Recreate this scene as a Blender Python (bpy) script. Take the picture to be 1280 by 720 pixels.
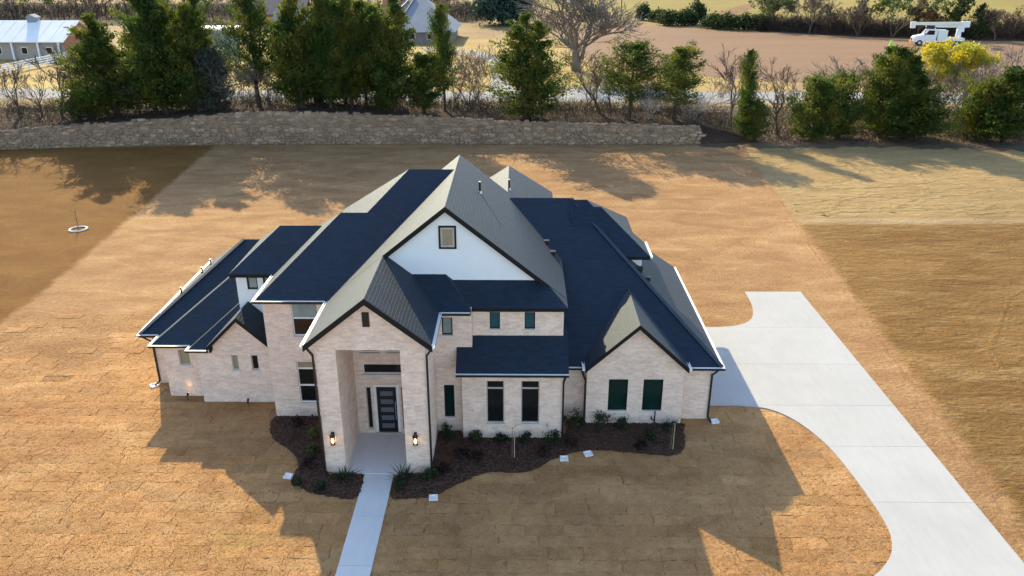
import bpy, bmesh, math, random
import numpy as np
from mathutils import Vector, Matrix

# ------------------------------------------------------------------ scene, camera, light
for o in list(bpy.data.objects):
    bpy.data.objects.remove(o, do_unlink=True)
scene = bpy.context.scene
col = scene.collection
R = math.radians

cam_data = bpy.data.cameras.new('camera')
cam = bpy.data.objects.new('camera', cam_data)
col.objects.link(cam)
cam.location = (0, 0, 19.5)
cam.rotation_euler = (R(90 - 22.91), 0, R(0.49))
cam_data.sensor_width = 36
cam_data.lens = 28.125
cam_data.clip_end = 3000
scene.camera = cam

SUN_AZ, SUN_EL = 23.5, 27.3          # degrees left of +Y, above horizon
world = bpy.data.worlds.new('World')
scene.world = world
world.use_nodes = True
wn = world.node_tree.nodes
wl = world.node_tree.links
bg = wn['Background']
sky = wn.new('ShaderNodeTexSky')
sky.sky_type = 'NISHITA'
sky.sun_disc = False
sky.sun_elevation = R(SUN_EL)
sky.sun_rotation = R(-SUN_AZ)
sky.altitude = 200
sky.air_density = 1.0
sky.dust_density = 0.7
sky.ozone_density = 1.0
wl.new(sky.outputs['Color'], bg.inputs['Color'])
bg.inputs['Strength'].default_value = 0.132

sun_data = bpy.data.lights.new('sun', 'SUN')
sun_data.energy = 2.95
sun_data.angle = R(0.55)
sun_data.color = (1.0, 0.86, 0.55)
sun = bpy.data.objects.new('sun', sun_data)
col.objects.link(sun)
sd = Vector((0.775, -1.78, -1.0)).normalized()
sun.rotation_euler = sd.to_track_quat('-Z', 'Y').to_euler()
sun.location = (-40, 120, 80)

vs = scene.view_settings
vs.view_transform = 'Standard'
vs.look = 'None'
vs.exposure = 1.55
vs.gamma = 1.0
vs.use_curve_mapping = False

# ------------------------------------------------------------------ material helpers
def base_mat(name, rough=0.85, spec=0.3):
    m = bpy.data.materials.new(name)
    m.use_nodes = True
    n, l = m.node_tree.nodes, m.node_tree.links
    b = n['Principled BSDF']
    b.inputs['Roughness'].default_value = rough
    b.inputs['Specular IOR Level'].default_value = spec
    return m, n, l, b

def ramp(n, l, src, stops):
    r = n.new('ShaderNodeValToRGB')
    e = r.color_ramp.elements
    while len(e) < len(stops):
        e.new(0.5)
    for k, (p, c) in enumerate(stops):
        e[k].position = p
        e[k].color = (*c, 1)
    l.new(src, r.inputs[0])
    return r.outputs[0]

def mixc(n, l, fac, a, b, mode='MIX'):
    m = n.new('ShaderNodeMix')
    m.data_type = 'RGBA'
    m.blend_type = mode
    for idx, v in ((0, fac), (6, a), (7, b)):
        if hasattr(v, 'is_output'):
            l.new(v, m.inputs[idx])
        elif idx == 0:
            m.inputs[0].default_value = v
        else:
            m.inputs[idx].default_value = (*v, 1)
    return m.outputs[2]

def pos(n, l, scale=(1, 1, 1), rot=0.0):
    g = n.new('ShaderNodeNewGeometry')
    mp = n.new('ShaderNodeMapping')
    mp.inputs['Scale'].default_value = scale
    mp.inputs['Rotation'].default_value = (0, 0, rot)
    l.new(g.outputs['Position'], mp.inputs['Vector'])
    return mp.outputs[0]

def noise(n, l, vec, scale, detail=4, rough=0.6, dist=0.0):
    t = n.new('ShaderNodeTexNoise')
    t.inputs['Scale'].default_value = scale
    t.inputs['Detail'].default_value = detail
    t.inputs['Roughness'].default_value = rough
    t.inputs['Distortion'].default_value = dist
    if vec is not None:
        l.new(vec, t.inputs['Vector'])
    return t.outputs['Fac']

def bump(n, l, b, h, strength=0.5, dist=0.05):
    bp = n.new('ShaderNodeBump')
    bp.inputs['Strength'].default_value = strength
    bp.inputs['Distance'].default_value = dist
    l.new(h, bp.inputs['Height'])
    l.new(bp.outputs[0], b.inputs['Normal'])

def plain(name, c, rough=0.6, spec=0.4, metal=0.0, var=0.12, scale=3.0, bmp=0.0):
    m, n, l, b = base_mat(name, rough, spec)
    b.inputs['Metallic'].default_value = metal
    f = noise(n, l, pos(n, l), scale)
    lo = tuple(v * (1 - var) for v in c)
    hi = tuple(min(1, v * (1 + var)) for v in c)
    l.new(ramp(n, l, f, [(0.3, lo), (0.7, hi)]), b.inputs['Base Color'])
    if bmp:
        bump(n, l, b, noise(n, l, pos(n, l), scale * 12), bmp, 0.02)
    return m

def soil(name, stops, scale=0.25, streak=(1, 1, 1), fine=(0.8, 1.2), rot=0.0, bmp=0.6, bscale=4.0, big=0.05, bdist=0.08, fscale=9.0):
    """natural ground: large patches, streaks, fine mottling and relief"""
    m, n, l, b = base_mat(name, 0.95, 0.1)
    p1 = pos(n, l, streak, rot)
    f1 = noise(n, l, p1, scale, 7, 0.68, 0.5)
    c = ramp(n, l, f1, stops)
    f2 = noise(n, l, pos(n, l), big, 3, 0.5)
    c = mixc(n, l, 1.0, c, ramp(n, l, f2, [(0.3, (0.85,) * 3), (0.7, (1.12,) * 3)]), 'MULTIPLY')
    f3 = noise(n, l, p1, fscale, 5, 0.75)
    c = mixc(n, l, 1.0, c, ramp(n, l, f3, [(0.28, (fine[0],) * 3), (0.72, (fine[1],) * 3)]), 'MULTIPLY')
    l.new(c, b.inputs['Base Color'])
    h = noise(n, l, pos(n, l), bscale, 8, 0.7)
    bump(n, l, b, h, bmp, bdist)
    return m

M = {}
# dormant sod
def sod_mat():
    m, n, l, b = base_mat('dormant_sod', 0.95, 0.1)
    p = pos(n, l, (0.6, 1.3, 1))
    f1 = noise(n, l, p, 0.35, 6, 0.65, 0.5)
    c = ramp(n, l, f1, [(0.28, (0.37, 0.184, 0.080)), (0.42, (0.465, 0.254, 0.114)), (0.58, (0.54, 0.309, 0.141)), (0.75, (0.65, 0.402, 0.20))])
    fg = noise(n, l, pos(n, l), 0.16, 3, 0.6)
    c = mixc(n, l, ramp(n, l, fg, [(0.58, (0, 0, 0)), (0.75, (0.55, 0.55, 0.55))]), c, (0.44, 0.30, 0.10))
    at = n.new('ShaderNodeAttribute')
    at.attribute_name = 'tint'
    c = mixc(n, l, 1.0, c, at.outputs['Color'], 'MULTIPLY')
    f3 = noise(n, l, pos(n, l), 14, 6, 0.75)
    c = mixc(n, l, 1.0, c, ramp(n, l, f3, [(0.3, (0.80, 0.77, 0.72)), (0.7, (1.14, 1.14, 1.14))]), 'MULTIPLY')
    f4 = noise(n, l, pos(n, l), 1.6, 4, 0.6)
    c = mixc(n, l, 1.0, c, ramp(n, l, f4, [(0.35, (0.88, 0.86, 0.82)), (0.65, (1.06, 1.06, 1.06))]), 'MULTIPLY')
    l.new(c, b.inputs['Base Color'])
    bump(n, l, b, noise(n, l, pos(n, l), 6.0, 10, 0.78, 0.3), 1.0, 0.11)
    return m
M['sod'] = sod_mat()
M['lawn'] = soil('dormant_lawn', [(0.25, (0.28, 0.146, 0.062)), (0.45, (0.38, 0.218, 0.090)), (0.58, (0.45, 0.274, 0.115)), (0.75, (0.58, 0.38, 0.172))], 0.38, (0.6, 1.3, 1), (0.70, 1.24), 0.0, 1.0, 5.0, 0.07, 0.16, 6.0)
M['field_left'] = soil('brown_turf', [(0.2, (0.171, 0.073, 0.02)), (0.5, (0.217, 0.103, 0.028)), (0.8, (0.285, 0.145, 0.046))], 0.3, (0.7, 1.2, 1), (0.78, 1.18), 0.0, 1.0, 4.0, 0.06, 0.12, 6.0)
M['soil_right'] = soil('brown_soil', [(0.22, (0.164, 0.079, 0.027)), (0.45, (0.235, 0.125, 0.041)), (0.62, (0.291, 0.163, 0.057)), (0.8, (0.395, 0.237, 0.092))], 0.22, (0.6, 1.4, 1), (0.72, 1.24), 0.15, 1.0, 3.0, 0.06, 0.14, 5.0)
M['straw'] = soil('pale_straw', [(0.2, (0.326, 0.207, 0.085)), (0.5, (0.423, 0.283, 0.127)), (0.8, (0.503, 0.359, 0.178))], 0.5, (0.35, 1.5, 1), (0.72, 1.2), -0.12, 1.0, 1.3, 0.05, 0.25, 2.2)
M['sand'] = soil('pale_sand', [(0.2, (0.40, 0.27, 0.14)), (0.5, (0.49, 0.35, 0.19)), (0.8, (0.55, 0.41, 0.24))], 0.5, (0.5, 1, 1), (0.8, 1.12), 0, .8, 3)
M['ground'] = soil('dry_grass_ground', [(0.2, (0.225, 0.143, 0.068)), (0.5, (0.297, 0.202, 0.098)), (0.8, (0.378, 0.269, 0.128))], 0.06, (1, 1, 1), (0.8, 1.2), 0, 0.5, 0.7, 0.01, 0.2, 1.0)
M['litter'] = soil('leaf_litter', [(0.2, (0.047, 0.031, 0.023)), (0.5, (0.078, 0.049, 0.036)), (0.8, (0.12, 0.078, 0.054))], 0.6, (1, 1, 1), (0.6, 1.35), 0, 1.0, 2.5, 0.08, 0.25, 4.0)
M['litter_light'] = soil('thin_leaf_litter', [(0.2, (0.10, 0.068, 0.045)), (0.5, (0.17, 0.115, 0.075)), (0.8, (0.27, 0.19, 0.115))], 0.5, (1, 1, 1), (0.6, 1.35), 0, 1.0, 2.5, 0.08, 0.25, 4.0)
M['mulch'] = soil('dark_mulch', [(0.2, (0.052, 0.025, 0.017)), (0.5, (0.088, 0.044, 0.029)), (0.8, (0.132, 0.068, 0.045))], 1.5, (1, 1, 1), (0.55, 1.45), 0, 1.0, 14, 0.3, 0.06, 30.0)
M['dirt'] = soil('dark_dirt', [(0.2, (0.153, 0.082, 0.038)), (0.5, (0.225, 0.127, 0.056)), (0.8, (0.306, 0.18, 0.081))], 0.8, (1, 1, 1), (0.7, 1.25))
M['tan_field'] = soil('tan_field', [(0.2, (0.217, 0.127, 0.077)), (0.5, (0.248, 0.151, 0.092)), (0.8, (0.279, 0.174, 0.11))], 0.05, (0.5, 2.0, 1), (0.92, 1.08), -0.2, 0.4, 0.8, 0.012, 0.1, 0.5)
M['far_lawn'] = soil('golden_lawn', [(0.2, (0.306, 0.187, 0.068)), (0.5, (0.387, 0.264, 0.098)), (0.8, (0.405, 0.34, 0.098))], 0.07, (1, 1.5, 1), (0.85, 1.12), 0, 0.4, 1.2, 0.02, 0.1, 1.0)
M['meadow'] = soil('yellow_green_meadow', [(0.2, (0.208, 0.145, 0.043)), (0.5, (0.257, 0.201, 0.052)), (0.8, (0.281, 0.181, 0.069))], 0.03, (1, 2, 1), (0.9, 1.1), 0, 0.3, 1.2, 0.01, 0.1, 0.6)
M['road'] = soil('pale_asphalt', [(0.2, (0.27, 0.255, 0.235)), (0.5, (0.31, 0.295, 0.275)), (0.8, (0.35, 0.335, 0.31))], 0.3, (1, 1, 1), (0.9, 1.1), 0, 0.2, 5)

def yard_mat():
    """one turf-and-soil material for the whole yard: lawn, bare turf, soil, straw and sand fade into each other along ragged lot lines"""
    m, n, l, b = base_mat('yard_ground', 0.95, 0.1)
    def patch(stops, scale, streak, rot, fine, fs):
        p1 = pos(n, l, streak, rot)
        c = ramp(n, l, noise(n, l, p1, scale, 7, 0.68, 0.5), stops)
        return mixc(n, l, 1.0, c, ramp(n, l, noise(n, l, p1, fs, 5, 0.75), [(0.28, (fine[0],) * 3), (0.72, (fine[1],) * 3)]), 'MULTIPLY')
    lawn_c = patch([(0.25, (0.28, 0.138, 0.064)), (0.45, (0.38, 0.208, 0.094)), (0.58, (0.45, 0.262, 0.121)), (0.75, (0.58, 0.366, 0.18))], 0.38, (0.6, 1.3, 1), 0.0, (0.70, 1.24), 6.0)
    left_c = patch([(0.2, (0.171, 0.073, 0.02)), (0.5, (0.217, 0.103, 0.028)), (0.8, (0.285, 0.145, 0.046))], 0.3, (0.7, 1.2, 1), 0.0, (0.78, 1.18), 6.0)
    soil_c = patch([(0.22, (0.164, 0.079, 0.027)), (0.45, (0.235, 0.125, 0.041)), (0.62, (0.291, 0.163, 0.057)), (0.8, (0.395, 0.237, 0.092))], 0.22, (0.6, 1.4, 1), 0.15, (0.66, 1.28), 5.0)
    straw_c = patch([(0.2, (0.326, 0.207, 0.085)), (0.5, (0.423, 0.283, 0.127)), (0.8, (0.503, 0.359, 0.178))], 0.5, (0.35, 1.5, 1), -0.12, (0.72, 1.2), 2.2)
    sand_c = patch([(0.2, (0.40, 0.27, 0.14)), (0.5, (0.49, 0.35, 0.19)), (0.8, (0.55, 0.41, 0.24))], 0.5, (0.5, 1, 1), 0.0, (0.8, 1.12), 6.0)
    g = n.new('ShaderNodeNewGeometry'); sx = n.new('ShaderNodeSeparateXYZ'); l.new(g.outputs['Position'], sx.inputs[0])
    def mt(op, a, c):
        q = n.new('ShaderNodeMath'); q.operation = op
        for k, v in enumerate((a, c)):
            if hasattr(v, 'is_output'): l.new(v, q.inputs[k])
            else: q.inputs[k].default_value = v
        return q.outputs[0]
    X, Y = sx.outputs[0], sx.outputs[1]
    def wob(scale, amp, st=(1, 1, 1)):
        return mt('MULTIPLY', mt('SUBTRACT', noise(n, l, pos(n, l, st), scale, 7, 0.72), 0.5), amp)
    def soft(v, w):
        q = n.new('ShaderNodeMapRange'); q.interpolation_type = 'SMOOTHSTEP'
        q.inputs['From Min'].default_value = -w; q.inputs['From Max'].default_value = w
        l.new(v, q.inputs['Value'])
        return q.outputs['Result']
    xl = mt('ADD', mt('MULTIPLY', mt('MAXIMUM', mt('SUBTRACT', Y, 45.0), 0.0), 0.085), X)      # X + .085*(Y-45)
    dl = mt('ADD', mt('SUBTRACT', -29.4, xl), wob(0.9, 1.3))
    xr = mt('ADD', mt('MULTIPLY', mt('SUBTRACT', Y, 5.0), 0.0827), 17.25)
    dr = mt('ADD', mt('SUBTRACT', X, xr), wob(0.8, 1.6))
    dy = mt('ADD', mt('SUBTRACT', Y, 60.2), wob(0.22, 5.0, (0.5, 1, 1)))
    band = mt('SUBTRACT', 0.75, mt('ABSOLUTE', mt('ADD', mt('SUBTRACT', Y, 59.8), wob(0.35, 2.2, (0.5, 1, 1))), 0.0))
    # thin straw lying here and there on the soil
    thin = ramp(n, l, noise(n, l, pos(n, l, (0.45, 1.6, 1), 0.2), 0.55, 8, 0.75, 0.8), [(0.52, (0, 0, 0)), (0.72, (0.75, 0.75, 0.75))])
    right_c = mixc(n, l, thin, soil_c, straw_c)
    right_c = mixc(n, l, soft(dy, 1.3), right_c, straw_c)
    right_c = mixc(n, l, mt('MULTIPLY', soft(band, 0.5), 0.8), right_c, sand_c)
    c = mixc(n, l, soft(dr, 0.4), lawn_c, right_c)
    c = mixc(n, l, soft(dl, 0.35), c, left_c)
    f2 = noise(n, l, pos(n, l), 0.06, 3, 0.5)
    c = mixc(n, l, 1.0, c, ramp(n, l, f2, [(0.3, (0.87,) * 3), (0.7, (1.1,) * 3)]), 'MULTIPLY')
    l.new(c, b.inputs['Base Color'])
    h1 = noise(n, l, pos(n, l), 5.0, 8, 0.7)
    h2 = mt('MULTIPLY', noise(n, l, pos(n, l, (0.5, 1.3, 1), -0.12), 1.1, 6, 0.65, 1.0), mt('MULTIPLY', soft(dr, 0.6), 2.2))
    bump(n, l, b, mt('ADD', h1, h2), 1.0, 0.16)
    return m
M['yard'] = yard_mat()

def concrete_mat(nm, k):
    m, n, l, b = base_mat(nm, 0.75, 0.3)
    f = noise(n, l, pos(n, l), 0.45, 5, 0.6, 0.3)
    c = ramp(n, l, f, [(0.25, (0.395, 0.382, 0.370)), (0.75, (0.45, 0.437, 0.423))])
    f2 = noise(n, l, pos(n, l, (3, 0.4, 1)), 2.0, 4, 0.7)
    c = mixc(n, l, 1.0, c, ramp(n, l, f2, [(0.3, (0.95, 0.95, 0.95)), (0.7, (1.03, 1.03, 1.03))]), 'MULTIPLY')
    oi = n.new('ShaderNodeObjectInfo')
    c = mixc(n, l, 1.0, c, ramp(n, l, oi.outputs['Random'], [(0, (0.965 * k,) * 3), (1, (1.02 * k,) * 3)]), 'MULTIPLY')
    st = noise(n, l, pos(n, l), 1.7, 7, 0.75, 1.0)
    c = mixc(n, l, 1.0, c, ramp(n, l, st, [(0.24, (0.86, 0.85, 0.83)), (0.36, (1, 1, 1))]), 'MULTIPLY')
    l.new(c, b.inputs['Base Color'])
    bump(n, l, b, noise(n, l, pos(n, l), 40, 3), 0.15, 0.01)
    return m
M['concrete'] = concrete_mat('concrete', 1.0)
M['shade_lift_concrete'] = concrete_mat('concrete_lightened_in_shade', 1.5)  # same concrete with its colour raised to brighten the shaded walk and porch

def brick_mat():
    m, n, l, b = base_mat('whitewashed_brick', 0.9, 0.2)
    g = n.new('ShaderNodeNewGeometry')
    sx = n.new('ShaderNodeSeparateXYZ')
    l.new(g.outputs['Position'], sx.inputs[0])
    ad = n.new('ShaderNodeMath'); ad.operation = 'ADD'
    l.new(sx.outputs[0], ad.inputs[0]); l.new(sx.outputs[1], ad.inputs[1])
    cb = n.new('ShaderNodeCombineXYZ')
    l.new(ad.outputs[0], cb.inputs[0]); l.new(sx.outputs[2], cb.inputs[1])
    bt = n.new('ShaderNodeTexBrick')
    bt.inputs['Scale'].default_value = 1.0
    bt.inputs['Brick Width'].default_value = 0.30
    bt.inputs['Row Height'].default_value = 0.10
    bt.inputs['Mortar Size'].default_value = 0.008
    bt.inputs['Mortar Smooth'].default_value = 0.4
    bt.inputs['Bias'].default_value = -0.2
    bt.inputs['Color1'].default_value = (0.84, 0.655, 0.54, 1)
    bt.inputs['Color2'].default_value = (0.69, 0.525, 0.42, 1)
    bt.inputs['Mortar'].default_value = (0.73, 0.58, 0.485, 1)
    l.new(cb.outputs[0], bt.inputs['Vector'])
    c = bt.outputs['Color']
    f = noise(n, l, pos(n, l, (1, 1, 1.6)), 1.3, 6, 0.7, 0.3)
    c = mixc(n, l, 1.0, c, ramp(n, l, f, [(0.3, (0.86, 0.85, 0.84)), (0.7, (1.1, 1.1, 1.1))]), 'MULTIPLY')
    f2 = noise(n, l, pos(n, l, (1, 1, 2.5)), 6, 4, 0.7)
    c = mixc(n, l, 1.0, c, ramp(n, l, f2, [(0.3, (0.84, 0.83, 0.82)), (0.7, (1.09, 1.09, 1.09))]), 'MULTIPLY')
    l.new(c, b.inputs['Base Color'])
    bump(n, l, b, bt.outputs['Fac'], -0.5, 0.012)
    return m
M['brick'] = brick_mat()

def shingle_mat():
    m, n, l, b = base_mat('dark_shingle', 0.66, 0.58)
    b.inputs['Sheen Weight'].default_value = 0.03
    b.inputs['Specular Tint'].default_value = (0.64, 0.84, 1.0, 1)
    b.inputs['Sheen Roughness'].default_value = 0.45
    b.inputs['Sheen Tint'].default_value = (0.82, 0.92, 1.0, 1)
    uv = n.new('ShaderNodeUVMap')
    bt = n.new('ShaderNodeTexBrick')
    bt.inputs['Scale'].default_value = 1.0
    bt.inputs['Brick Width'].default_value = 0.34
    bt.inputs['Row Height'].default_value = 0.145
    bt.inputs['Mortar Size'].default_value = 0.01
    bt.inputs['Mortar Smooth'].default_value = 0.2
    bt.inputs['Color1'].default_value = (0.0045, 0.011, 0.027, 1)
    bt.inputs['Color2'].default_value = (0.0015, 0.0045, 0.012, 1)
    bt.inputs['Mortar'].default_value = (0.002, 0.004, 0.010, 1)
    l.new(uv.outputs[0], bt.inputs['Vector'])
    f = noise(n, l, pos(n, l), 0.8, 5, 0.7)
    c = mixc(n, l, 1.0, bt.outputs['Color'], ramp(n, l, f, [(0.3, (0.85, 0.85, 0.85)), (0.7, (1.18, 1.18, 1.15))]), 'MULTIPLY')
    l.new(c, b.inputs['Base Color'])
    f2 = noise(n, l, pos(n, l), 60, 3)
    mx = n.new('ShaderNodeMath'); mx.operation = 'MULTIPLY_ADD'
    l.new(bt.outputs['Fac'], mx.inputs[0]); mx.inputs[1].default_value = -1.0
    l.new(f2, mx.inputs[2])
    bump(n, l, b, mx.outputs[0], 0.6, 0.014)
    return m
M['shingle'] = shingle_mat()
M['fascia'] = plain('black_fascia', (0.006, 0.007, 0.009), 0.6, 0.25)
M['ridge_cap'] = plain('ridge_cap_shingle', (0.035, 0.045, 0.06), 0.8, 0.3)
M['gutter_white'] = plain('white_gutter', (0.82, 0.80, 0.76), 0.4, 0.5, 0, 0.04)
M['dark_metal'] = plain('dark_bronze', (0.02, 0.019, 0.019), 0.4, 0.5, 0.3)
M['siding'] = plain('white_siding', (0.80, 0.81, 0.81), 0.6, 0.3, 0, 0.03, 1.0)
M['soffit'] = plain('soffit', (0.30, 0.26, 0.23), 0.7)
M['frame_dark'] = plain('dark_window_frame', (0.012, 0.011, 0.011), 0.5, 0.25)
M['frame_tan'] = plain('tan_window_frame', (0.45, 0.40, 0.35), 0.5, 0.4)
M['frame_white'] = plain('white_window_frame', (0.78, 0.77, 0.74), 0.45, 0.4, 0, 0.05)
M['stone_sill'] = plain('cast_stone', (0.62, 0.57, 0.52), 0.8, 0.2, 0, 0.08, 6)
M['door_dark'] = plain('navy_black_door', (0.003, 0.0045, 0.008), 0.4, 0.5)
M['frosted'] = plain('frosted_glass', (0.11, 0.13, 0.15), 0.35, 0.5)
M['steel'] = plain('brushed_steel', (0.5, 0.5, 0.5), 0.3, 0.5, 0.9)

def glass_mat(name, tint, rough=0.04):
    m, n, l, b = base_mat(name, rough, 0.35)
    f = noise(n, l, pos(n, l), 0.9, 3)
    l.new(ramp(n, l, f, [(0.3, tuple(v * 0.6 for v in tint)), (0.7, tint)]), b.inputs['Base Color'])
    return m
M['glass'] = glass_mat('dark_glass', (0.012, 0.013, 0.013))
M['glass_green'] = glass_mat('green_tinted_glass', (0.008, 0.028, 0.024))
M['glass_teal'] = glass_mat('teal_glass', (0.03, 0.10, 0.12))
M['glass_pale'] = glass_mat('pale_blind_glass', (0.30, 0.38, 0.38), 0.2)
M['blind'] = plain('drawn_blind', (0.30, 0.24, 0.15), 0.6)
M['blind_dark'] = plain('brown_louver', (0.05, 0.028, 0.018), 0.7)

def emit_mat(name, c, s):
    m, n, l, b = base_mat(name)
    b.inputs['Base Color'].default_value = (*c, 1)
    b.inputs['Emission Color'].default_value = (*c, 1)
    b.inputs['Emission Strength'].default_value = s
    return m
M['bulb'] = emit_mat('lit_bulb', (1.0, 0.62, 0.22), 5)
M['lantern_glass'] = emit_mat('lit_lantern_glass', (1.0, 0.55, 0.2), 0.5)

def leaf_mat(name, c1, c2, c3=None, trans=0.35, zlo=None, zhi=None):
    m = bpy.data.materials.new(name)
    m.use_nodes = True
    n, l = m.node_tree.nodes, m.node_tree.links
    b = n['Principled BSDF']
    b.inputs['Roughness'].default_value = 0.65
    b.inputs['Specular IOR Level'].default_value = 0.25
    oi = n.new('ShaderNodeObjectInfo')
    f = noise(n, l, pos(n, l), 0.9, 4, 0.7)
    c = ramp(n, l, f, [(0.3, c1), (0.7, c2)])
    if c3:
        f2 = noise(n, l, pos(n, l), 0.45, 2, 0.5)
        c = mixc(n, l, ramp(n, l, f2, [(0.45, (0, 0, 0)), (0.7, (1, 1, 1))]), c, c3)
    c = mixc(n, l, 1.0, c, ramp(n, l, oi.outputs['Random'], [(0.0, (0.78, 0.85, 0.8)), (1.0, (1.2, 1.1, 1.0))]), 'MULTIPLY')
    l.new(c, b.inputs['Base Color'])
    t = n.new('ShaderNodeBsdfTranslucent')
    tc = mixc(n, l, 1.0, c, (1.25, 1.2, 0.7), 'MULTIPLY')
    l.new(tc, t.inputs['Color'])
    mx = n.new('ShaderNodeMixShader')
    mx.inputs[0].default_value = trans
    l.new(b.outputs[0], mx.inputs[1]); l.new(t.outputs[0], mx.inputs[2])
    l.new(mx.outputs[0], n['Material Output'].inputs['Surface'])
    return m
M['juniper'] = leaf_mat('juniper_foliage', (0.032, 0.062, 0.016), (0.078, 0.124, 0.026), (0.17, 0.17, 0.032), 0.48)
M['juniper_grey'] = leaf_mat('dull_grey_foliage', (0.055, 0.065, 0.060), (0.085, 0.10, 0.09), None, 0.2)
M['oak_blue'] = leaf_mat('blue_green_foliage', (0.025, 0.055, 0.045), (0.05, 0.09, 0.07), None, 0.2)
M['hedge'] = leaf_mat('hedge_foliage', (0.025, 0.045, 0.018), (0.06, 0.085, 0.028), None, 0.3)
M['bright_leaf'] = leaf_mat('bright_leaf', (0.06, 0.105, 0.03), (0.10, 0.15, 0.04), (0.14, 0.15, 0.05))
M['yellow_leaf'] = leaf_mat('yellow_leaf', (0.55, 0.42, 0.03), (0.68, 0.54, 0.06), (0.34, 0.36, 0.08), 0.5)
M['rust_leaf'] = leaf_mat('rust_leaf', (0.16, 0.07, 0.045), (0.22, 0.11, 0.07), None, 0.4)
M['straw_blade'] = leaf_mat('dormant_blade', (0.40, 0.225, 0.085), (0.58, 0.37, 0.165), None, 0.3)
M['mulch_chip'] = plain('bark_chip', (0.10, 0.056, 0.038), 0.9, 0.15, 0, 0.6, 25)
M['shrub'] = leaf_mat('bed_shrub_leaf', (0.018, 0.032, 0.014), (0.035, 0.055, 0.022), None, 0.2)
M['shrub_light'] = leaf_mat('bed_yellow_green_leaf', (0.06, 0.08, 0.02), (0.09, 0.11, 0.03), None, 0.2)
M['shrub_red'] = leaf_mat('bed_maroon_leaf', (0.025, 0.014, 0.012), (0.04, 0.022, 0.018), None, 0.2)
M['bark_dark'] = plain('dark_bark', (0.075, 0.055, 0.042), 0.95, 0.1, 0, 0.3, 2)
M['bark_grey'] = plain('grey_bark', (0.21, 0.175, 0.15), 0.95, 0.1, 0, 0.25, 1.5)
M['bark_pale'] = plain('pale_grey_bark', (0.36, 0.33, 0.31), 0.95, 0.1, 0, 0.2, 1.5)
M['bark_brown'] = plain('brown_twig', (0.16, 0.115, 0.09), 0.95, 0.1, 0, 0.3, 1.5)
M['twig_stuff'] = plain('dry_brush', (0.062, 0.047, 0.038), 0.95, 0.1, 0, 0.4, 0.8)

def stone_mat():
    m, n, l, b = base_mat('field_stone', 0.95, 0.15)
    oi = n.new('ShaderNodeObjectInfo')
    f = noise(n, l, pos(n, l), 1.1, 6, 0.75)
    c = ramp(n, l, f, [(0.25, (0.22, 0.155, 0.105)), (0.5, (0.33, 0.24, 0.165)), (0.75, (0.45, 0.335, 0.235))])
    c = mixc(n, l, 1.0, c, ramp(n, l, oi.outputs['Random'], [(0, (0.76, 0.75, 0.74)), (1, (1.2, 1.17, 1.12))]), 'MULTIPLY')
    l.new(c, b.inputs['Base Color'])
    bump(n, l, b, noise(n, l, pos(n, l), 6, 6, 0.7), 0.9, 0.08)
    return m
M['stone'] = stone_mat()
M['white_paint'] = plain('white_paint', (0.78, 0.79, 0.80), 0.45, 0.4, 0, 0.05)
M['white_metal_roof'] = plain('white_metal_roof', (0.80, 0.79, 0.77), 0.7, 0.2, 0, 0.06, 0.3)
M['grey_roof'] = plain('blue_grey_roof', (0.22, 0.24, 0.27), 0.8, 0.2, 0, 0.08, 0.3)
M['barn_wall'] = plain('weathered_wall', (0.20, 0.18, 0.17), 0.9, 0.2, 0, 0.15, 0.5)
M['red_brick'] = plain('red_brick', (0.36, 0.17, 0.11), 0.9, 0.2, 0, 0.2, 1.0)
M['tyre'] = plain('black_rubber', (0.02, 0.02, 0.02), 0.8)
M['truck_white'] = plain('truck_white_paint', (0.75, 0.77, 0.79), 0.35, 0.5, 0, 0.04)
M['boom_white'] = plain('boom_cream_paint', (0.72, 0.70, 0.60), 0.4, 0.5, 0, 0.05)
M['orange'] = plain('orange_paint', (0.75, 0.16, 0.04), 0.5)
M['lime'] = plain('lime_plastic', (0.30, 0.80, 0.04), 0.5)
M['pvc'] = plain('white_plastic', (0.80, 0.80, 0.79), 0.5, 0.4, 0, 0.03)
M['wood'] = plain('raw_wood', (0.40, 0.29, 0.18), 0.85, 0.2, 0, 0.2, 4)

# ------------------------------------------------------------------ object helpers
def tag(o, label=None, cat=None, group=None, kind=None):
    if label: o['label'] = label
    if cat: o['category'] = cat
    if group: o['group'] = group
    if kind: o['kind'] = kind
    return o

def link(o, parent=None):
    col.objects.link(o)
    if parent is not None:
        o.parent = parent
        o.matrix_parent_inverse = Matrix.Translation(-parent_world(parent))
    return o

def parent_world(p):
    return PW.get(p.name, Vector((0, 0, 0)))
PW = {}

def empty(name, loc, world_parts=False):
    """an Empty at the base of a thing; world_parts: its parts are given in world coordinates"""
    e = bpy.data.objects.new(name, None)
    e.empty_display_size = 0.5
    e.location = loc
    col.objects.link(e)
    if world_parts:
        PW[e.name] = Vector(loc)
    return e

def mesh_obj(name, verts, faces, mats, parent=None, mi=None, smooth=False):
    me = bpy.data.meshes.new(name)
    me.from_pydata([tuple(v) for v in verts], [], faces)
    for mm in (mats if isinstance(mats, (list, tuple)) else [mats]):
        me.materials.append(mm)
    if mi is not None:
        me.polygons.foreach_set('material_index', mi)
    if smooth:
        me.polygons.foreach_set('use_smooth', [True] * len(me.polygons))
    me.update()
    o = bpy.data.objects.new(name, me)
    return link(o, parent)

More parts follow.
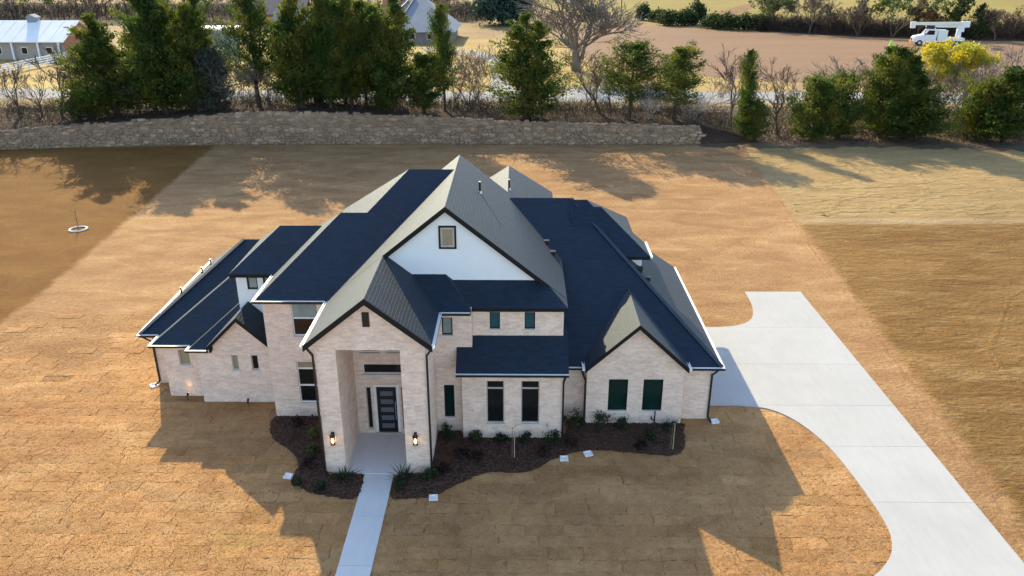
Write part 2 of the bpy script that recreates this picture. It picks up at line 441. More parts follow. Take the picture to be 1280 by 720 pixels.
class MB:
    """collects simple solids into one mesh"""
    def __init__(s):
        s.v, s.f, s.m = [], [], []
    def box(s, x0, x1, y0, y1, z0, z1, mi=0):
        b = len(s.v)
        s.v += [(x0, y0, z0), (x1, y0, z0), (x1, y1, z0), (x0, y1, z0), (x0, y0, z1), (x1, y0, z1), (x1, y1, z1), (x0, y1, z1)]
        for q in ((0, 3, 2, 1), (4, 5, 6, 7), (0, 1, 5, 4), (1, 2, 6, 5), (2, 3, 7, 6), (3, 0, 4, 7)):
            s.f.append(tuple(b + k for k in q)); s.m.append(mi)
        return s
    def quad(s, a, b, c, d, mi=0):
        k = len(s.v); s.v += [a, b, c, d]; s.f.append((k, k + 1, k + 2, k + 3)); s.m.append(mi)
        return s
    def poly_prism(s, pts, axis, a, bb, mi=0):
        """pts 2-D outline; extruded from a to bb along axis (0=x,1=y,2=z)"""
        def put(p, t):
            if axis == 0: return (t, p[0], p[1])
            if axis == 1: return (p[0], t, p[1])
            return (p[0], p[1], t)
        k = len(s.v); n = len(pts)
        s.v += [put(p, a) for p in pts] + [put(p, bb) for p in pts]
        s.f.append(tuple(range(k, k + n))); s.m.append(mi)
        s.f.append(tuple(range(k + 2 * n - 1, k + n - 1, -1))); s.m.append(mi)
        for i in range(n):
            j = (i + 1) % n
            s.f.append((k + i, k + n + i, k + n + j, k + j)); s.m.append(mi)
        return s
    def tube(s, p, q, r0, r1, n=8, mi=0, cap=True):
        p, q = Vector(p), Vector(q)
        d = (q - p).normalized()
        u = d.orthogonal().normalized(); w = d.cross(u)
        k = len(s.v)
        for c, r in ((p, r0), (q, r1)):
            for i in range(n):
                a = 2 * math.pi * i / n
                s.v.append(tuple(c + u * (r * math.cos(a)) + w * (r * math.sin(a))))
        for i in range(n):
            j = (i + 1) % n
            s.f.append((k + i, k + j, k + n + j, k + n + i)); s.m.append(mi)
        if cap:
            s.f.append(tuple(range(k + n - 1, k - 1, -1))); s.m.append(mi)
            s.f.append(tuple(range(k + n, k + 2 * n))); s.m.append(mi)
        return s
    def bar(s, p, q, w, h, mi=0):
        """rectangular bar between two points, w sideways, h upward-ish"""
        p, q = Vector(p), Vector(q)
        d = (q - p).normalized()
        up = Vector((0, 0, 1)) if abs(d.z) < 0.95 else Vector((0, 1, 0))
        u = d.cross(up).normalized(); v = u.cross(d)
        k = len(s.v)
        for c in (p, q):
            for a, b in ((-1, -1), (1, -1), (1, 1), (-1, 1)):
                s.v.append(tuple(c + u * (a * w / 2) + v * (b * h / 2)))
        for qd in ((3, 2, 1, 0), (4, 5, 6, 7), (0, 1, 5, 4), (1, 2, 6, 5), (2, 3, 7, 6), (3, 0, 4, 7)):
            s.f.append(tuple(k + i for i in qd)); s.m.append(mi)
        return s
    def build(s, name, mats, parent=None, smooth=False):
        return mesh_obj(name, s.v, s.f, mats, parent, s.m, smooth)

def fix_normals(o):
    bm = bmesh.new(); bm.from_mesh(o.data)
    bmesh.ops.recalc_face_normals(bm, faces=bm.faces[:])
    bm.to_mesh(o.data); bm.free()
    return o

def sheet(name, pts, z, m, res=None, jitter=0.0, label=None, seed=0, parent=None):
    """flat ground sheet from a polygon; the outline is broken up so edges look natural"""
    rng = random.Random(seed)
    out = []
    n = len(pts)
    for i in range(n):
        a, b = Vector((*pts[i], 0)), Vector((*pts[(i + 1) % n], 0))
        L = (b - a).length
        k = max(1, int(L / res)) if res else 1
        nn = Vector((-(b - a).y, (b - a).x, 0)).normalized()
        for j in range(k):
            p = a.lerp(b, j / k)
            if jitter and j:
                p = p + nn * rng.uniform(-jitter, jitter)
            out.append((p.x, p.y, z))
    o = mesh_obj(name, out, [tuple(range(len(out)))], m, parent)
    bm = bmesh.new(); bm.from_mesh(o.data)
    bmesh.ops.triangulate(bm, faces=bm.faces[:])
    bmesh.ops.recalc_face_normals(bm, faces=bm.faces[:])
    for f in bm.faces:
        if f.normal.z < 0: f.normal_flip()
    bm.to_mesh(o.data); bm.free()
    if parent is None:
        tag(o, label, None, None, 'structure')
    return o

# ------------------------------------------------------------------ ground and fields
def terrain_top(x):
    return float(np.interp(x, [-90, -54, -46.5, -38, -32, -27, -13, -.7, 13, 18.9, 27], [2.0, 2.1, 2.45, 2.8, 3.3, 3.55, 3.15, 2.55, 2.2, 2.05, 0]))
def wall_y(x):
    return float(np.interp(x, [-70, -54.5, -47, -39, -33, -13, 19.5], [81.0, 83.2, 84.5, 85.7, 85.85, 86.4, 86.3]))
def bank_z(x, y):
    t = min(1, max(0, (y - 90) / 18))
    return terrain_top(x) * (1 - t * t * (3 - 2 * t))

sheet('ground', [(-900, -300), (900, -300), (900, 1500), (-900, 1500)], 0.0, M['ground'], label='dry tan grassland reaching to the horizon')
LOT_L = [(-29.0, 5), (-29.6, 41), (-30.2, 58.6), (-32.1, 79), (-32.7, 85.6)]
LOT_R = [(23.9, 86), (23.6, 83), (22.2, 68), (20.6, 53.6), (19.1, 35.9), (17.9, 22), (17.2, 5)]
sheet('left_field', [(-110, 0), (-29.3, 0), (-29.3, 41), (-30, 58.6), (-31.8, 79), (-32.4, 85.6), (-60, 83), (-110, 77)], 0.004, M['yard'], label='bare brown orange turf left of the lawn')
sheet('right_field', [(17.0, 0), (120, 0), (120, 61), (19.8, 60.2), (19, 53), (17.8, 35.9), (16.6, 22)], 0.004, M['yard'], label='rough brown bare soil right of the driveway')
sheet('straw_field', [(20.5, 59.4), (120, 60.5), (120, 88), (23.4, 87.5), (23.2, 83), (21.8, 68)], 0.008, M['yard'], 3.0, 0.45, label='pale straw covered field below the trees at right', seed=3)
sheet('lawn', LOT_L[::-1] + [(17.2, 5)][:0] + [(-29.0, 5), (17.2, 5)][1:] + LOT_R[::-1][1:], 0.016, M['yard'], 1.5, 0.10, label='tan dormant lawn around the house', seed=7)
lawn = bpy.data.objects['lawn']

# tyre tracks pressed into the right-hand fields (shallow ridges with real depth)
rng = random.Random(4)
def ridge(name, path, w, h, m, seed, label, wob=0.25, step=0.5):
    r = random.Random(seed)
    pts = []
    for a, b in zip(path, path[1:]):
        a, b = Vector((*a, 0)), Vector((*b, 0))
        k = max(1, int((b - a).length / step))
        for j in range(k):
            pts.append(a.lerp(b, j / k))
    v, f = [], []
    for i, p in enumerate(pts):
        d = (pts[min(i + 1, len(pts) - 1)] - pts[max(i - 1, 0)]).normalized()
        nn = Vector((-d.y, d.x, 0))
        ww = w * r.uniform(0.6, 1.3); hh = h * r.uniform(0.25, 1.4)
        c = p + nn * r.uniform(-wob, wob)
        b = len(v)
        for t, z in ((-1, -0.01), (-0.45, 0.7), (0.1, 1.0), (0.55, 0.6), (1, -0.01)):
            q = c + nn * (ww / 2 * t)
            v.append((q.x, q.y, 0.012 + hh * z * (1 if abs(t) < 1 else 0) - (0.02 if abs(t) == 1 else 0)))
        if i:
            for k in range(4):
                f.append((b - 5 + k, b - 4 + k, b + 1 + k, b + k))
    o = mesh_obj(name, v, f, m)
    fix_normals(o)
    tag(o, label, None, None, 'structure')
    return o
ridge('soil_ridge', [(23.9, 86), (23.4, 80), (22.2, 68), (20.7, 54), (19.2, 36), (18.1, 24), (17.6, 16)], 0.5, 0.03, M['yard'], 2, 'low ridge of dirt along the right edge of the lawn', 0.05)
tracks = [[(24.5, 61.5), (30, 63.5), (38, 63), (47, 66)], [(23, 64), (28, 66.5), (35, 66), (44, 69.5)], [(26, 69), (33, 69.5), (41, 73)],
          [(24.5, 61), (27, 65), (31, 68.5)], [(30, 62), (34, 66.5), (40, 70)], [(36, 61.5), (46, 63), (58, 64)], [(24, 67), (30, 72), (34, 77)],
          [(22.5, 62), (31, 62.4), (40, 64.4)], [(33, 64), (36, 69), (38, 75)]]
for i, t in enumerate(tracks):
    tag(ridge('track_rut', t, 0.7, 0.045, M['yard'], 20 + i, 'low curved rut left by tyres in the straw field', 0.25), group='ruts in the straw field')
for i, t in enumerate([[(24, 26), (27, 34), (31, 40), (38, 46)], [(25.3, 25), (28.4, 33.5), (32.2, 39), (39, 44.6)], [(23, 30), (25, 38), (30, 45), (38, 51)]]):
    tag(ridge('track_rut', t, 0.4, 0.022, M['yard'], 40 + i, 'shallow curved tyre rut in the brown soil', 0.04), group='ruts in the brown soil')
rr = random.Random(77)
v, f = [], []
for i in range(420):                                             # clods scattered over the rough soil
    x = rr.uniform(18.5, 60); y = rr.choice((rr.uniform(20, 58), rr.uniform(60, 84)))
    if x < 18 + y * 0.05: continue
    s = rr.uniform(0.02, 0.06)
    b = len(v)
    v += [(x - s, y - s * .7, 0.0), (x + s, y - s, 0.0), (x + s * .8, y + s, 0.0), (x - s, y + s * .8, 0.0), (x + rr.uniform(-.3, .3) * s, y, s * rr.uniform(.6, 1.1) + .012)]
    f += [(b, b + 1, b + 4), (b + 1, b + 2, b + 4), (b + 2, b + 3, b + 4), (b + 3, b, b + 4)]
o = mesh_obj('soil_clods', v, f, M['soil_right']); tag(o, 'small clods of earth strewn over the right fields', 'clods', None, 'stuff')

# ---- bank held by the stone wall, leaf litter below the trees
nx, ny = 96, 26
v, f = [], []
rr = random.Random(11)
for j in range(ny + 1):
    for i in range(nx + 1):
        x = -100 + 128 * i / nx
        y0 = wall_y(x) + 0.55
        y = y0 + (109 - y0) * j / ny
        z = bank_z(x, y)
        if j: z += rr.uniform(-.10, .14) * min(1, (109 - y) / 6)
        if i == nx or j == ny or (j == 0 and x > 18.6): z = -0.02
        v.append((x, y, max(z, -0.02) - (0.12 if j == 0 else 0)))
for j in range(ny):
    for i in range(nx):
        a = j * (nx + 1) + i
        f.append((a, a + 1, a + nx + 2, a + nx + 1))
o = mesh_obj('bank', v, f, M['litter'], smooth=True); tag(o, 'dark leaf covered bank behind the stone wall', None, None, 'structure')
sheet('leaf_litter', [(19.8, 85.2), (27, 84.6), (40, 85.4), (55, 83.4), (75, 82.6), (110, 82), (110, 108), (70, 107), (40, 109), (20, 109.5)], 0.02, M['litter_light'], 0.7, 0.8, label='brown leaf litter beneath the right hand trees', seed=9)

# ---- stone retaining wall
wall = empty('stone_wall', (-18, 86, 0), True)
tag(wall, 'long rough fieldstone retaining wall in front of the tree row', 'stone wall')
v, f = [], []
xs = np.linspace(-72, 19.2, 80)
for x in xs:
    y = wall_y(x) + 0.07
    h = terrain_top(x) - 0.12
    v += [(x, y, -0.05), (x, y, h), (x, y + 0.5, h), (x, y + 0.5, -0.05)]
for i in range(len(xs) - 1):
    a = i * 4
    for k in range(3):
        f.append((a + k, a + k + 1, a + k + 5, a + k + 4))
f += [(0, 1, 2, 3), tuple((len(xs) - 1) * 4 + k for k in (3, 2, 1, 0))]
fix_normals(mesh_obj('core', v, f, M['stone'], wall))

def stone_mesh(seed):
    r = random.Random(seed)
    bm = bmesh.new()
    bmesh.ops.create_cube(bm, size=1)
    bmesh.ops.subdivide_edges(bm, edges=bm.edges[:], cuts=1, use_grid_fill=True)
    for q in bm.verts:
        p = q.co.copy()
        L = p.length
        p = p * (0.5 / max(abs(p.x), abs(p.y), abs(p.z))) * (1 - 0.30 * max(0, (L - 0.5) / 0.37))
        q.co = p + Vector((r.uniform(-.08, .08), r.uniform(-.08, .08), r.uniform(-.08, .08)))
    me = bpy.data.meshes.new('stone')
    bm.to_mesh(me); bm.free()
    me.materials.append(M['stone'])
    return me
SM = [stone_mesh(k) for k in range(12)]
rr = random.Random(21)
stones = []
z = 0.0
row = 0
while z < 3.7:
    rh = rr.uniform(0.24, 0.40)
    x = -60 + rr.uniform(0, 1)
    while x < 19.4:
        w = rr.choice((rr.uniform(.25, .5), rr.uniform(.4, .7), rr.uniform(.6, 1.0)))
        xc = x + w / 2
        top = terrain_top(xc)
        if z < top - 0.12:
            hh = min(rh, top - z + rr.uniform(-.05, .12))
            stones.append((xc, wall_y(xc) + 0.16 + rr.uniform(-.07, .07) + z * 0.03, z + hh / 2 + rr.uniform(-.09, .07), w * 1.06, rr.uniform(.42, .62), hh * rr.uniform(.95, 1.4), rr.uniform(-.2, .2), rr.randrange(12)))
        x += w
    z += rh * 0.97
stones.sort(key=lambda s: -s[3] * s[5])
nst = 300
for s in stones[:nst]:
    o = bpy.data.objects.new('stone', SM[s[7]])
    o.location = (s[0], s[1], s[2]); o.scale = (s[3], s[4], s[5]); o.rotation_euler = (rr.uniform(-.05, .05), s[6], rr.uniform(-.06, .06))
    link(o, wall)
v, f = [], []
for s in stones[nst:]:
    b = len(v)
    me = SM[s[7]]
    v += [(p.co.x * s[3] + s[0], p.co.y * s[4] + s[1], p.co.z * s[5] + s[2]) for p in me.vertices]
    f += [tuple(b + k for k in p.vertices) for p in me.polygons]
if v:
    o = mesh_obj('rubble', v, f, M['stone'], wall); o['kind'] = 'stuff'

# ---- road, neighbouring drive, far fields
sheet('road', [(-160, 118), (-60, 114.5), (-20, 113.0), (20, 112.5), (60, 112), (160, 113), (160, 122), (60, 121), (24, 122), (14, 126), (4, 126), (-6, 121), (-60, 123), (-160, 127)], 0.010, M['road'], 6, 0.15, label='pale grey street behind the tree row')
sheet('neighbour_drive', [(-4.6, 120.5), (-0.6, 121), (-1.4, 140), (-2.6, 158), (-8, 172), (-20, 180), (-21, 177), (-10, 169), (-5.6, 156), (-4.6, 140)], 0.014, M['road'], 4, 0.1, label='pale concrete drive leading from the street to the grey roofed house')
sheet('far_lawn', [(-80, 122), (-6, 120), (40, 121), (46, 132), (20, 142), (12, 165), (16, 196), (-80, 200)], 0.004, M['far_lawn'], 6, 0.6, label='golden green lawn across the street')
sheet('tan_field', [(18, 143), (46, 130), (90, 124), (160, 122), (190, 170), (120, 186), (86, 199), (64, 214), (40, 230), (28, 238), (10, 200), (12, 165)], 0.008, M['tan_field'], 6, 0.5, label='wide pinkish tan bare field beyond the street')
sheet('meadow', [(30, 262), (160, 250), (320, 270), (320, 420), (-40, 420), (10, 300)], 0.006, M['meadow'], 10, 1.0, label='sunny yellow green meadow at the far top')
sheet('dirt_lane', [(52, 252), (58, 249), (95, 330), (88, 332)], 0.012, M['dirt'], 6, 0.3, label='narrow dirt lane through the far meadow')

# ---- driveway and walk as concrete panels
def clip(poly, axis, lim, keep_less):
    out = []
    for i in range(len(poly)):
        a, b = poly[i], poly[(i + 1) % len(poly)]
        ia = (a[axis] <= lim) == keep_less or a[axis] == lim
        ib = (b[axis] <= lim) == keep_less or b[axis] == lim
        if ia: out.append(a)
        if ia != ib:
            t = (lim - a[axis]) / (b[axis] - a[axis])
            out.append((a[0] + t * (b[0] - a[0]), a[1] + t * (b[1] - a[1])))
    return out

def panels(parent, poly, cuts_y, z0, z1, m, cuts_x=(), gap=0.007, name='concrete_panel'):
    ys = [-1e3] + sorted(cuts_y) + [1e3]
    for ya, yb in zip(ys, ys[1:]):
        p = clip(clip(poly, 1, ya + gap, False), 1, yb - gap, True)
        xs_ = [-1e3] + sorted(cuts_x) + [1e3]
        for xa, xb in zip(xs_, xs_[1:]):
            q = clip(clip(p, 0, xa + gap, False), 0, xb - gap, True)
            if len(q) < 3: continue
            q = [k for i, k in enumerate(q) if (Vector(k) - Vector(q[i - 1])).length > 1e-4]
            if len(q) < 3: continue
            area = abs(sum(q[i - 1][0] * q[i][1] - q[i][0] * q[i - 1][1] for i in range(len(q)))) / 2
            if area < 0.02: continue
            mb = MB(); mb.poly_prism(q, 2, z0, z1)
            fix_normals(mb.build(name, m, parent))

def smooth_path(pts, k=6):
    """Catmull-Rom through the points"""
    out = []
    for i in range(len(pts) - 1):
        p0 = Vector(pts[max(i - 1, 0)]); p1 = Vector(pts[i]); p2 = Vector(pts[i + 1]); p3 = Vector(pts[min(i + 2, len(pts) - 1)])
        for j in range(k):
            t = j / k
            q = 0.5 * ((2 * p1) + (-p0 + p2) * t + (2 * p0 - 5 * p1 + 4 * p2 - p3) * t * t + (-p0 + 3 * p1 - 3 * p2 + p3) * t ** 3)
            out.append((q.x, q.y))
    out.append(tuple(pts[-1]))
    return out

drive = empty('driveway', (14, 32, 0), True)
tag(drive, 'wide pale concrete driveway curving to the garage side', None, None, 'structure')
up = smooth_path([(13.98, 45.5), (13.95, 44.2), (13.8, 43.0), (13.35, 41.6), (12.5, 40.75), (11.3, 40.45)])
dn = smooth_path([(10.2, 32.1), (11.4, 31.85), (12.25, 31.1), (12.9, 29.8), (13.3, 28.2), (13.5, 26.0), (13.55, 24.2), (13.4, 23.0), (12.8, 21.9), (11.6, 20.9), (9.5, 20.2), (7.0, 20.0)])
poly = up + [(8.62, 40.45), (8.62, 32.1)] + dn + [(7.0, 17.0), (13, 16.5), (13.6, 8), (17.42, 8), (17.40, 45.5)]
panels(drive, poly, [13, 17, 21.1, 25.07, 28.8, 32.12, 36.13, 40.43], -0.05, 0.085, M['concrete'])
walk = empty('front_walk', (-5.5, 22, 0), True)
tag(walk, 'narrow straight concrete walk to the front porch', None, None, 'structure')
panels(walk, [(-6.12, 8), (-4.96, 8), (-4.98, 26.72), (-6.15, 26.72)], [10.7, 13.4, 16.1, 18.8, 21.5, 24.1], -0.05, 0.075, M['shade_lift_concrete'])

# ---- sod slabs in front of the house
rr = random.Random(8)
def in_poly(x, y, p):
    c = False
    for i in range(len(p)):
        (x1, y1), (x2, y2) = p[i - 1], p[i]
        if (y1 > y) != (y2 > y) and x < (x2 - x1) * (y - y1) / (y2 - y1) + x1: c = not c
    return c
slabs = []
y = 17.6
while y < 42:
    x = -28.6 + rr.uniform(0, 1.2)
    xe = 13.6 if y < 32.5 else -17.6
    while x < xe:
        L = rr.choice((1.1, 1.25, 1.4, 1.4))
        xc, yc = x + L / 2, y + 0.3
        inside = (-17 < xc < 8.3 and yc > 32.2) or (-10.9 < xc < 8 and yc > 31.2) or (-7.4 < xc < -3.8 and yc > 27.2) or in_poly(xc, yc, poly) and in_poly(x, y, poly) and in_poly(x + L, y + .6, poly)
        if not inside and rr.random() < (42 - y) / 9 and abs(xc) < 2.5 + (y + 2) * 0.70:
            slabs.append((x, y, L))
        x += L + rr.uniform(0.0, 0.03)
    y += 0.61
def slab_geo(x, y, L):
    k, q = 8, 4
    g = rr.uniform(-0.012, 0.004)
    hz = 0.036 + rr.uniform(0, 0.004)
    tx, ty = rr.uniform(-.006, .006), rr.uniform(-.006, .006)
    v, f = [], []
    jx = [[rr.uniform(-.02, .02) for i in range(k + 1)] for j in range(q + 1)]
    for j in range(q + 1):
        for i in range(k + 1):
            u, w = i / k, j / q
            edge = i in (0, k) or j in (0, q)
            v.append((x + g + (L - 2 * g) * u + (rr.uniform(-.035, .035)), y + g + (0.61 - 2 * g) * w + rr.uniform(-.035, .035),
                      hz + tx * (u - .5) + ty * (w - .5) + rr.uniform(-.008, .008) - (rr.uniform(-.002, .009) if edge else 0)))
    for j in range(q):
        for i in range(k):
            a = j * (k + 1) + i
            f.append((a, a + 1, a + k + 2, a + k + 1))
    ring = [i for i in range(k + 1)] + [j * (k + 1) + k for j in range(1, q + 1)] + [q * (k + 1) + i for i in range(k - 1, -1, -1)] + [j * (k + 1) for j in range(q - 1, 0, -1)]
    b = len(v)
    v += [(v[i][0], v[i][1], 0.006) for i in ring]
    n = len(ring)
    for i in range(n):
        j = (i + 1) % n
        f.append((ring[i], b + i, b + j, ring[j]))
    return v, f
def tint_attr(o, cols):
    a = o.data.color_attributes.new('tint', 'FLOAT_COLOR', 'POINT')
    a.data.foreach_set('color', np.array(cols, dtype=np.float32).ravel())
def rand_tint():
    t = rr.gauss(1.0, 0.06); h = rr.gauss(0, 0.014)
    return (t * (1 + h), t, t * (1 - 1.5 * h), 1)
slabs.sort(key=lambda s: (s[0] + .6) ** 2 * 0.35 + (s[1] - 21.5) ** 2)
vis = [s for s in slabs if s[1] > 20.4]
hid = [s for s in slabs if s[1] <= 20.4]
for s in vis[:300]:
    v, f = slab_geo(*s)
    o = mesh_obj('sod_slab', v, f, M['sod'], lawn)
    tint_attr(o, [rand_tint()] * len(v))
V, F, Cc = [], [], []
for s in vis[300:] + hid:
    v, f = slab_geo(*s)
    b = len(V); V += v; F += [tuple(b + k for k in q) for q in f]; Cc += [rand_tint()] * len(v)
o = mesh_obj('sod', V, F, M['sod'], lawn); o['kind'] = 'stuff'
tint_attr(o, Cc)
gg = np.random.default_rng(17)
n = 110000
gy = 19.0 + 23.0 * gg.random(n) ** 1.25
gx = gg.uniform(-1, 1, n) * (2.5 + (gy + 2) * 0.70)
keep = (gx > -28.8) & (gx < 17.0) & ~((gx > -17.2) & (gx < 8.6) & (gy > 32.0)) & ~((gx > -7.9) & (gx < -3.3) & (gy > 26.6)) & ~((gx > -6.2) & (gx < -4.9))
keep &= ~((gx > -11.2) & (gx < 7.4) & (gy > 30.6))
gx, gy = gx[keep], gy[keep]
km = np.array([a < 6.5 or not in_poly(a, b, poly) for a, b in zip(gx, gy)])
gx, gy = gx[km], gy[km]
n = len(gx)
ang = gg.uniform(0, 6.283, n); hgt = gg.uniform(.02, .06, n); wd = gg.uniform(.012, .035, n)
base = np.stack([gx, gy, np.full(n, .028)], 1)
sd2 = np.stack([np.cos(ang), np.sin(ang), np.zeros(n)], 1) * wd[:, None]
tip = base + np.stack([gg.normal(size=n) * .03, gg.normal(size=n) * .03, hgt], 1)
gv = np.stack([base - sd2, base + sd2, tip], 1).reshape(-1, 3)
me_ = bpy.data.meshes.new('dormant_grass')
me_.vertices.add(len(gv)); me_.vertices.foreach_set('co', gv.astype(np.float32).ravel())
me_.loops.add(n * 3); me_.loops.foreach_set('vertex_index', np.arange(n * 3, dtype=np.int32))
me_.polygons.add(n); me_.polygons.foreach_set('loop_start', np.arange(0, n * 3, 3, dtype=np.int32))
me_.update(calc_edges=True); me_.materials.append(M['straw_blade'])
go = bpy.data.objects.new('dormant_grass', me_); link(go)
tag(go, 'short tan dormant grass blades over the front lawn', 'grass', None, 'stuff')

# ------------------------------------------------------------------ the house
house = empty('house', (-4.5, 34, 0), True)
tag(house, 'large pale brick house with dark shingle roofs and tall gabled entry', 'house')

def facade(x0, x1, y, z0, z1, holes=(), back=0.4, m='brick', name='wall', reveal=0.16):
    """front wall with real openings: holes are (x0, x1, z0, z1)"""
    xs = sorted({x0, x1, *[h[0] for h in holes], *[h[1] for h in holes]})
    zs = sorted({z0, z1, *[h[2] for h in holes], *[h[3] for h in holes]})
    mb = MB()
    for i in range(len(xs) - 1):
        for j in range(len(zs) - 1):
            cx, cz = (xs[i] + xs[i + 1]) / 2, (zs[j] + zs[j + 1]) / 2
            if any(h[0] < cx < h[1] and h[2] < cz < h[3] for h in holes): continue
            mb.quad((xs[i], y, zs[j]), (xs[i + 1], y, zs[j]), (xs[i + 1], y, zs[j + 1]), (xs[i], y, zs[j + 1]))
    for a, b, c, d in holes:
        e = y + reveal
        mb.quad((a, y, c), (a, y, d), (a, e, d), (a, e, c))
        mb.quad((b, y, c), (b, e, c), (b, e, d), (b, y, d))
        mb.quad((a, y, d), (b, y, d), (b, e, d), (a, e, d))
        mb.quad((a, y, c), (a, e, c), (b, e, c), (b, y, c))
    e = y + back
    mb.quad((x0, y, z0), (x0, y, z1), (x0, e, z1), (x0, e, z0))
    mb.quad((x1, y, z0), (x1, e, z0), (x1, e, z1), (x1, y, z1))
    mb.quad((x0, y, z1), (x1, y, z1), (x1, e, z1), (x0, e, z1))
    return mb.build(name, M[m], house)

def window(x0, x1, z0, z1, y, rails=(), frame='frame_tan', glass='glass', sill=True, proud=False, fw=0.045, panes=None):
    """window part > pane and sill sub-parts; rails are heights of cross bars"""
    yy = y - 0.03 if proud else y + 0.06
    mb = MB()
    mb.box(x0, x0 + fw, yy, yy + 0.08, z0, z1); mb.box(x1 - fw, x1, yy, yy + 0.08, z0, z1)
    mb.box(x0 + fw, x1 - fw, yy, yy + 0.08, z0, z0 + fw); mb.box(x0 + fw, x1 - fw, yy, yy + 0.08, z1 - fw, z1)
    for r in rails:
        mb.box(x0 + fw, x1 - fw, yy + 0.002, yy + 0.08, r - 0.035, r + 0.035)
    w = mb.build('window', M[frame], house)
    zs = [z0 + fw] + sorted(rails) + [z1 - fw]
    for k, (a, b) in enumerate(zip(zs, zs[1:])):
        p = MB().box(x0 + fw * .8, x1 - fw * .8, yy + 0.045, yy + 0.075, a, b)
        g = panes[k] if panes else glass
        p.build('pane', M[g], w)
    if sill:
        MB().box(x0 - 0.06, x1 + 0.06, y - 0.05, y + 0.15, z0 - 0.09, z0 - 0.002).build('sill', M['stone_sill'], w)
    return w

# walls ------------------------------------------------------------
E1, E2 = 2.88, 5.98
def block(x0, x1, y0, y1, z0, z1, m='brick'):
    MB().box(x0, x1, y0, y1, z0, z1).build('wall', M[m], house)

facade(-17.47, -16.0, 34.04, 0, 2.90)
block(-17.47, -12, 34.44, 43.0, 0, 2.90)
facade(-16.45, -14.2, 32.84, 0, 2.88, [(-15.76, -15.25, 1.68, 2.47)])
block(-16.45, -13.5, 33.24, 34.0, 0, 2.88)
facade(-14.66, -10.9, 32.30, 0, 2.88, [(-13.09, -12.80, 1.72, 2.48), (-12.21, -11.88, 1.72, 2.48)])
block(-14.66, -10.9, 32.70, 33.6, 0, 2.88)
facade(-10.9, -7.5, 30.98, 0, E2, [(-9.70, -8.55, 4.12, 5.72), (-9.74, -8.55, 0.80, 2.87)])
block(-10.9, -7.71, 31.38, 39, 0, E2)
block(-7.71, 1.9, 31.4, 39.6, 0, 5.9)
# right of the entry, upper wall, bay, garage wing
facade(-3.5, -1.92, 29.85, 0, E2, [(-3.16, -2.72, 4.75, 5.55), (-3.17, -2.73, 0.79, 2.38)])
block(-3.5, -1.92, 30.25, 31.3, 0, E2)
facade(-1.918, 1.90, 30.25, 3.3, E2, [(-1.19, -0.76, 4.85, 5.63), (0.27, 0.71, 4.85, 5.63)])
block(-1.918, 1.90, 30.65, 31.39, 0, E2)
facade(-2.35, 1.87, 29.33, 0, 3.50, [(-1.33, -0.58, 0.81, 2.88), (0.13, 0.91, 0.81, 2.88)], 0.92)
facade(1.88, 8.58, 31.01, 0, E1)
block(1.91, 8.58, 31.41, 42.2, 0, E1)
facade(3.0, 7.22, 30.52, 0, 2.99, [(3.96, 4.80, 0.74, 2.31), (5.47, 6.33, 0.74, 2.31)], 0.49)
# gable triangles
def gable_tri(xa, xb, z0, xr, zr, y, m, t=0.3, name='gable_wall'):
    mb = MB(); mb.poly_prism([(xa, z0), (xb, z0), (xr, zr)], 1, y, y + t)
    return fix_normals(mb.build(name, M[m], house))
gable_tri(3.0, 7.22, 2.99, 5.11, 4.90, 30.52, 'brick')
gable_tri(-14.0, -11.05, 2.88, -12.53, 4.26, 32.30, 'brick')
# entry tower
COLL, COLR, TOPZ, YT, YB = -6.90, -4.46, 5.60, 26.82, 29.65
block(-7.71, COLL, YT, 31.2, 0, E2)
block(COLR, -3.5, YT, 31.2, 0, E2)
block(COLL, COLR, YT, YB + 0.2, TOPZ, E2)
block(COLL, COLR, YB + 0.3, 31.2, 0, TOPZ)
mb = MB(); mb.poly_prism([(-7.71, E2), (-3.5, E2), (-5.605, 7.66)], 1, YT, YT + 0.3); fix_normals(mb.build('gable_wall', M['brick'], house))
DX0, DX1, DZ = -6.05, -5.20, 2.37
facade(COLL, COLR, YB, 0, TOPZ, [(DX0 - .12, DX1 + .12, 0, DZ + .1), (-6.49, -6.27, 0.30, 2.36), (-4.99, -4.78, 0.30, 2.36), (-6.54, -4.88, 3.0, 3.48), (-6.56, -5.82, 4.02, 4.60), (-5.48, -4.75, 4.02, 4.60)], 0.3)
slab = MB().box(COLL, COLR, YT - 0.12, YB, -0.05, 0.10).build('porch_floor', M['shade_lift_concrete'], house)

# windows ------------------------------------------------------------
window(-15.76, -15.25, 1.68, 2.47, 32.84, panes=['blind'])
window(-13.09, -12.80, 1.72, 2.48, 32.30, glass='blind')
window(-12.21, -11.88, 1.72, 2.48, 32.30)
window(-9.70, -8.55, 4.12, 5.72, 30.98, [4.95], 'frame_white', panes=['glass', 'glass_pale'])
window(-9.74, -8.55, 0.80, 2.87, 30.98, [1.66, 2.50], 'frame_white', panes=['glass', 'glass', 'blind'])
window(-3.16, -2.72, 4.75, 5.55, 29.85, glass='glass_pale', frame='frame_dark')
window(-3.17, -2.73, 0.79, 2.38, 29.85, glass='glass_green', frame='frame_dark')
for a, b in ((-1.19, -0.76), (0.27, 0.71)): window(a, b, 4.85, 5.63, 30.25, glass='glass_teal', frame='frame_dark', fw=0.03)
for a, b in ((-1.33, -0.58), (0.13, 0.91)): window(a, b, 0.81, 2.88, 29.33, [2.50], 'frame_tan')
for a, b in ((3.96, 4.80), (5.47, 6.33)): window(a, b, 0.74, 2.31, 30.52, glass='glass_green', frame='frame_dark', fw=0.03)
window(-6.54, -4.88, 3.0, 3.48, YB, panes=['glass'], frame='frame_white')
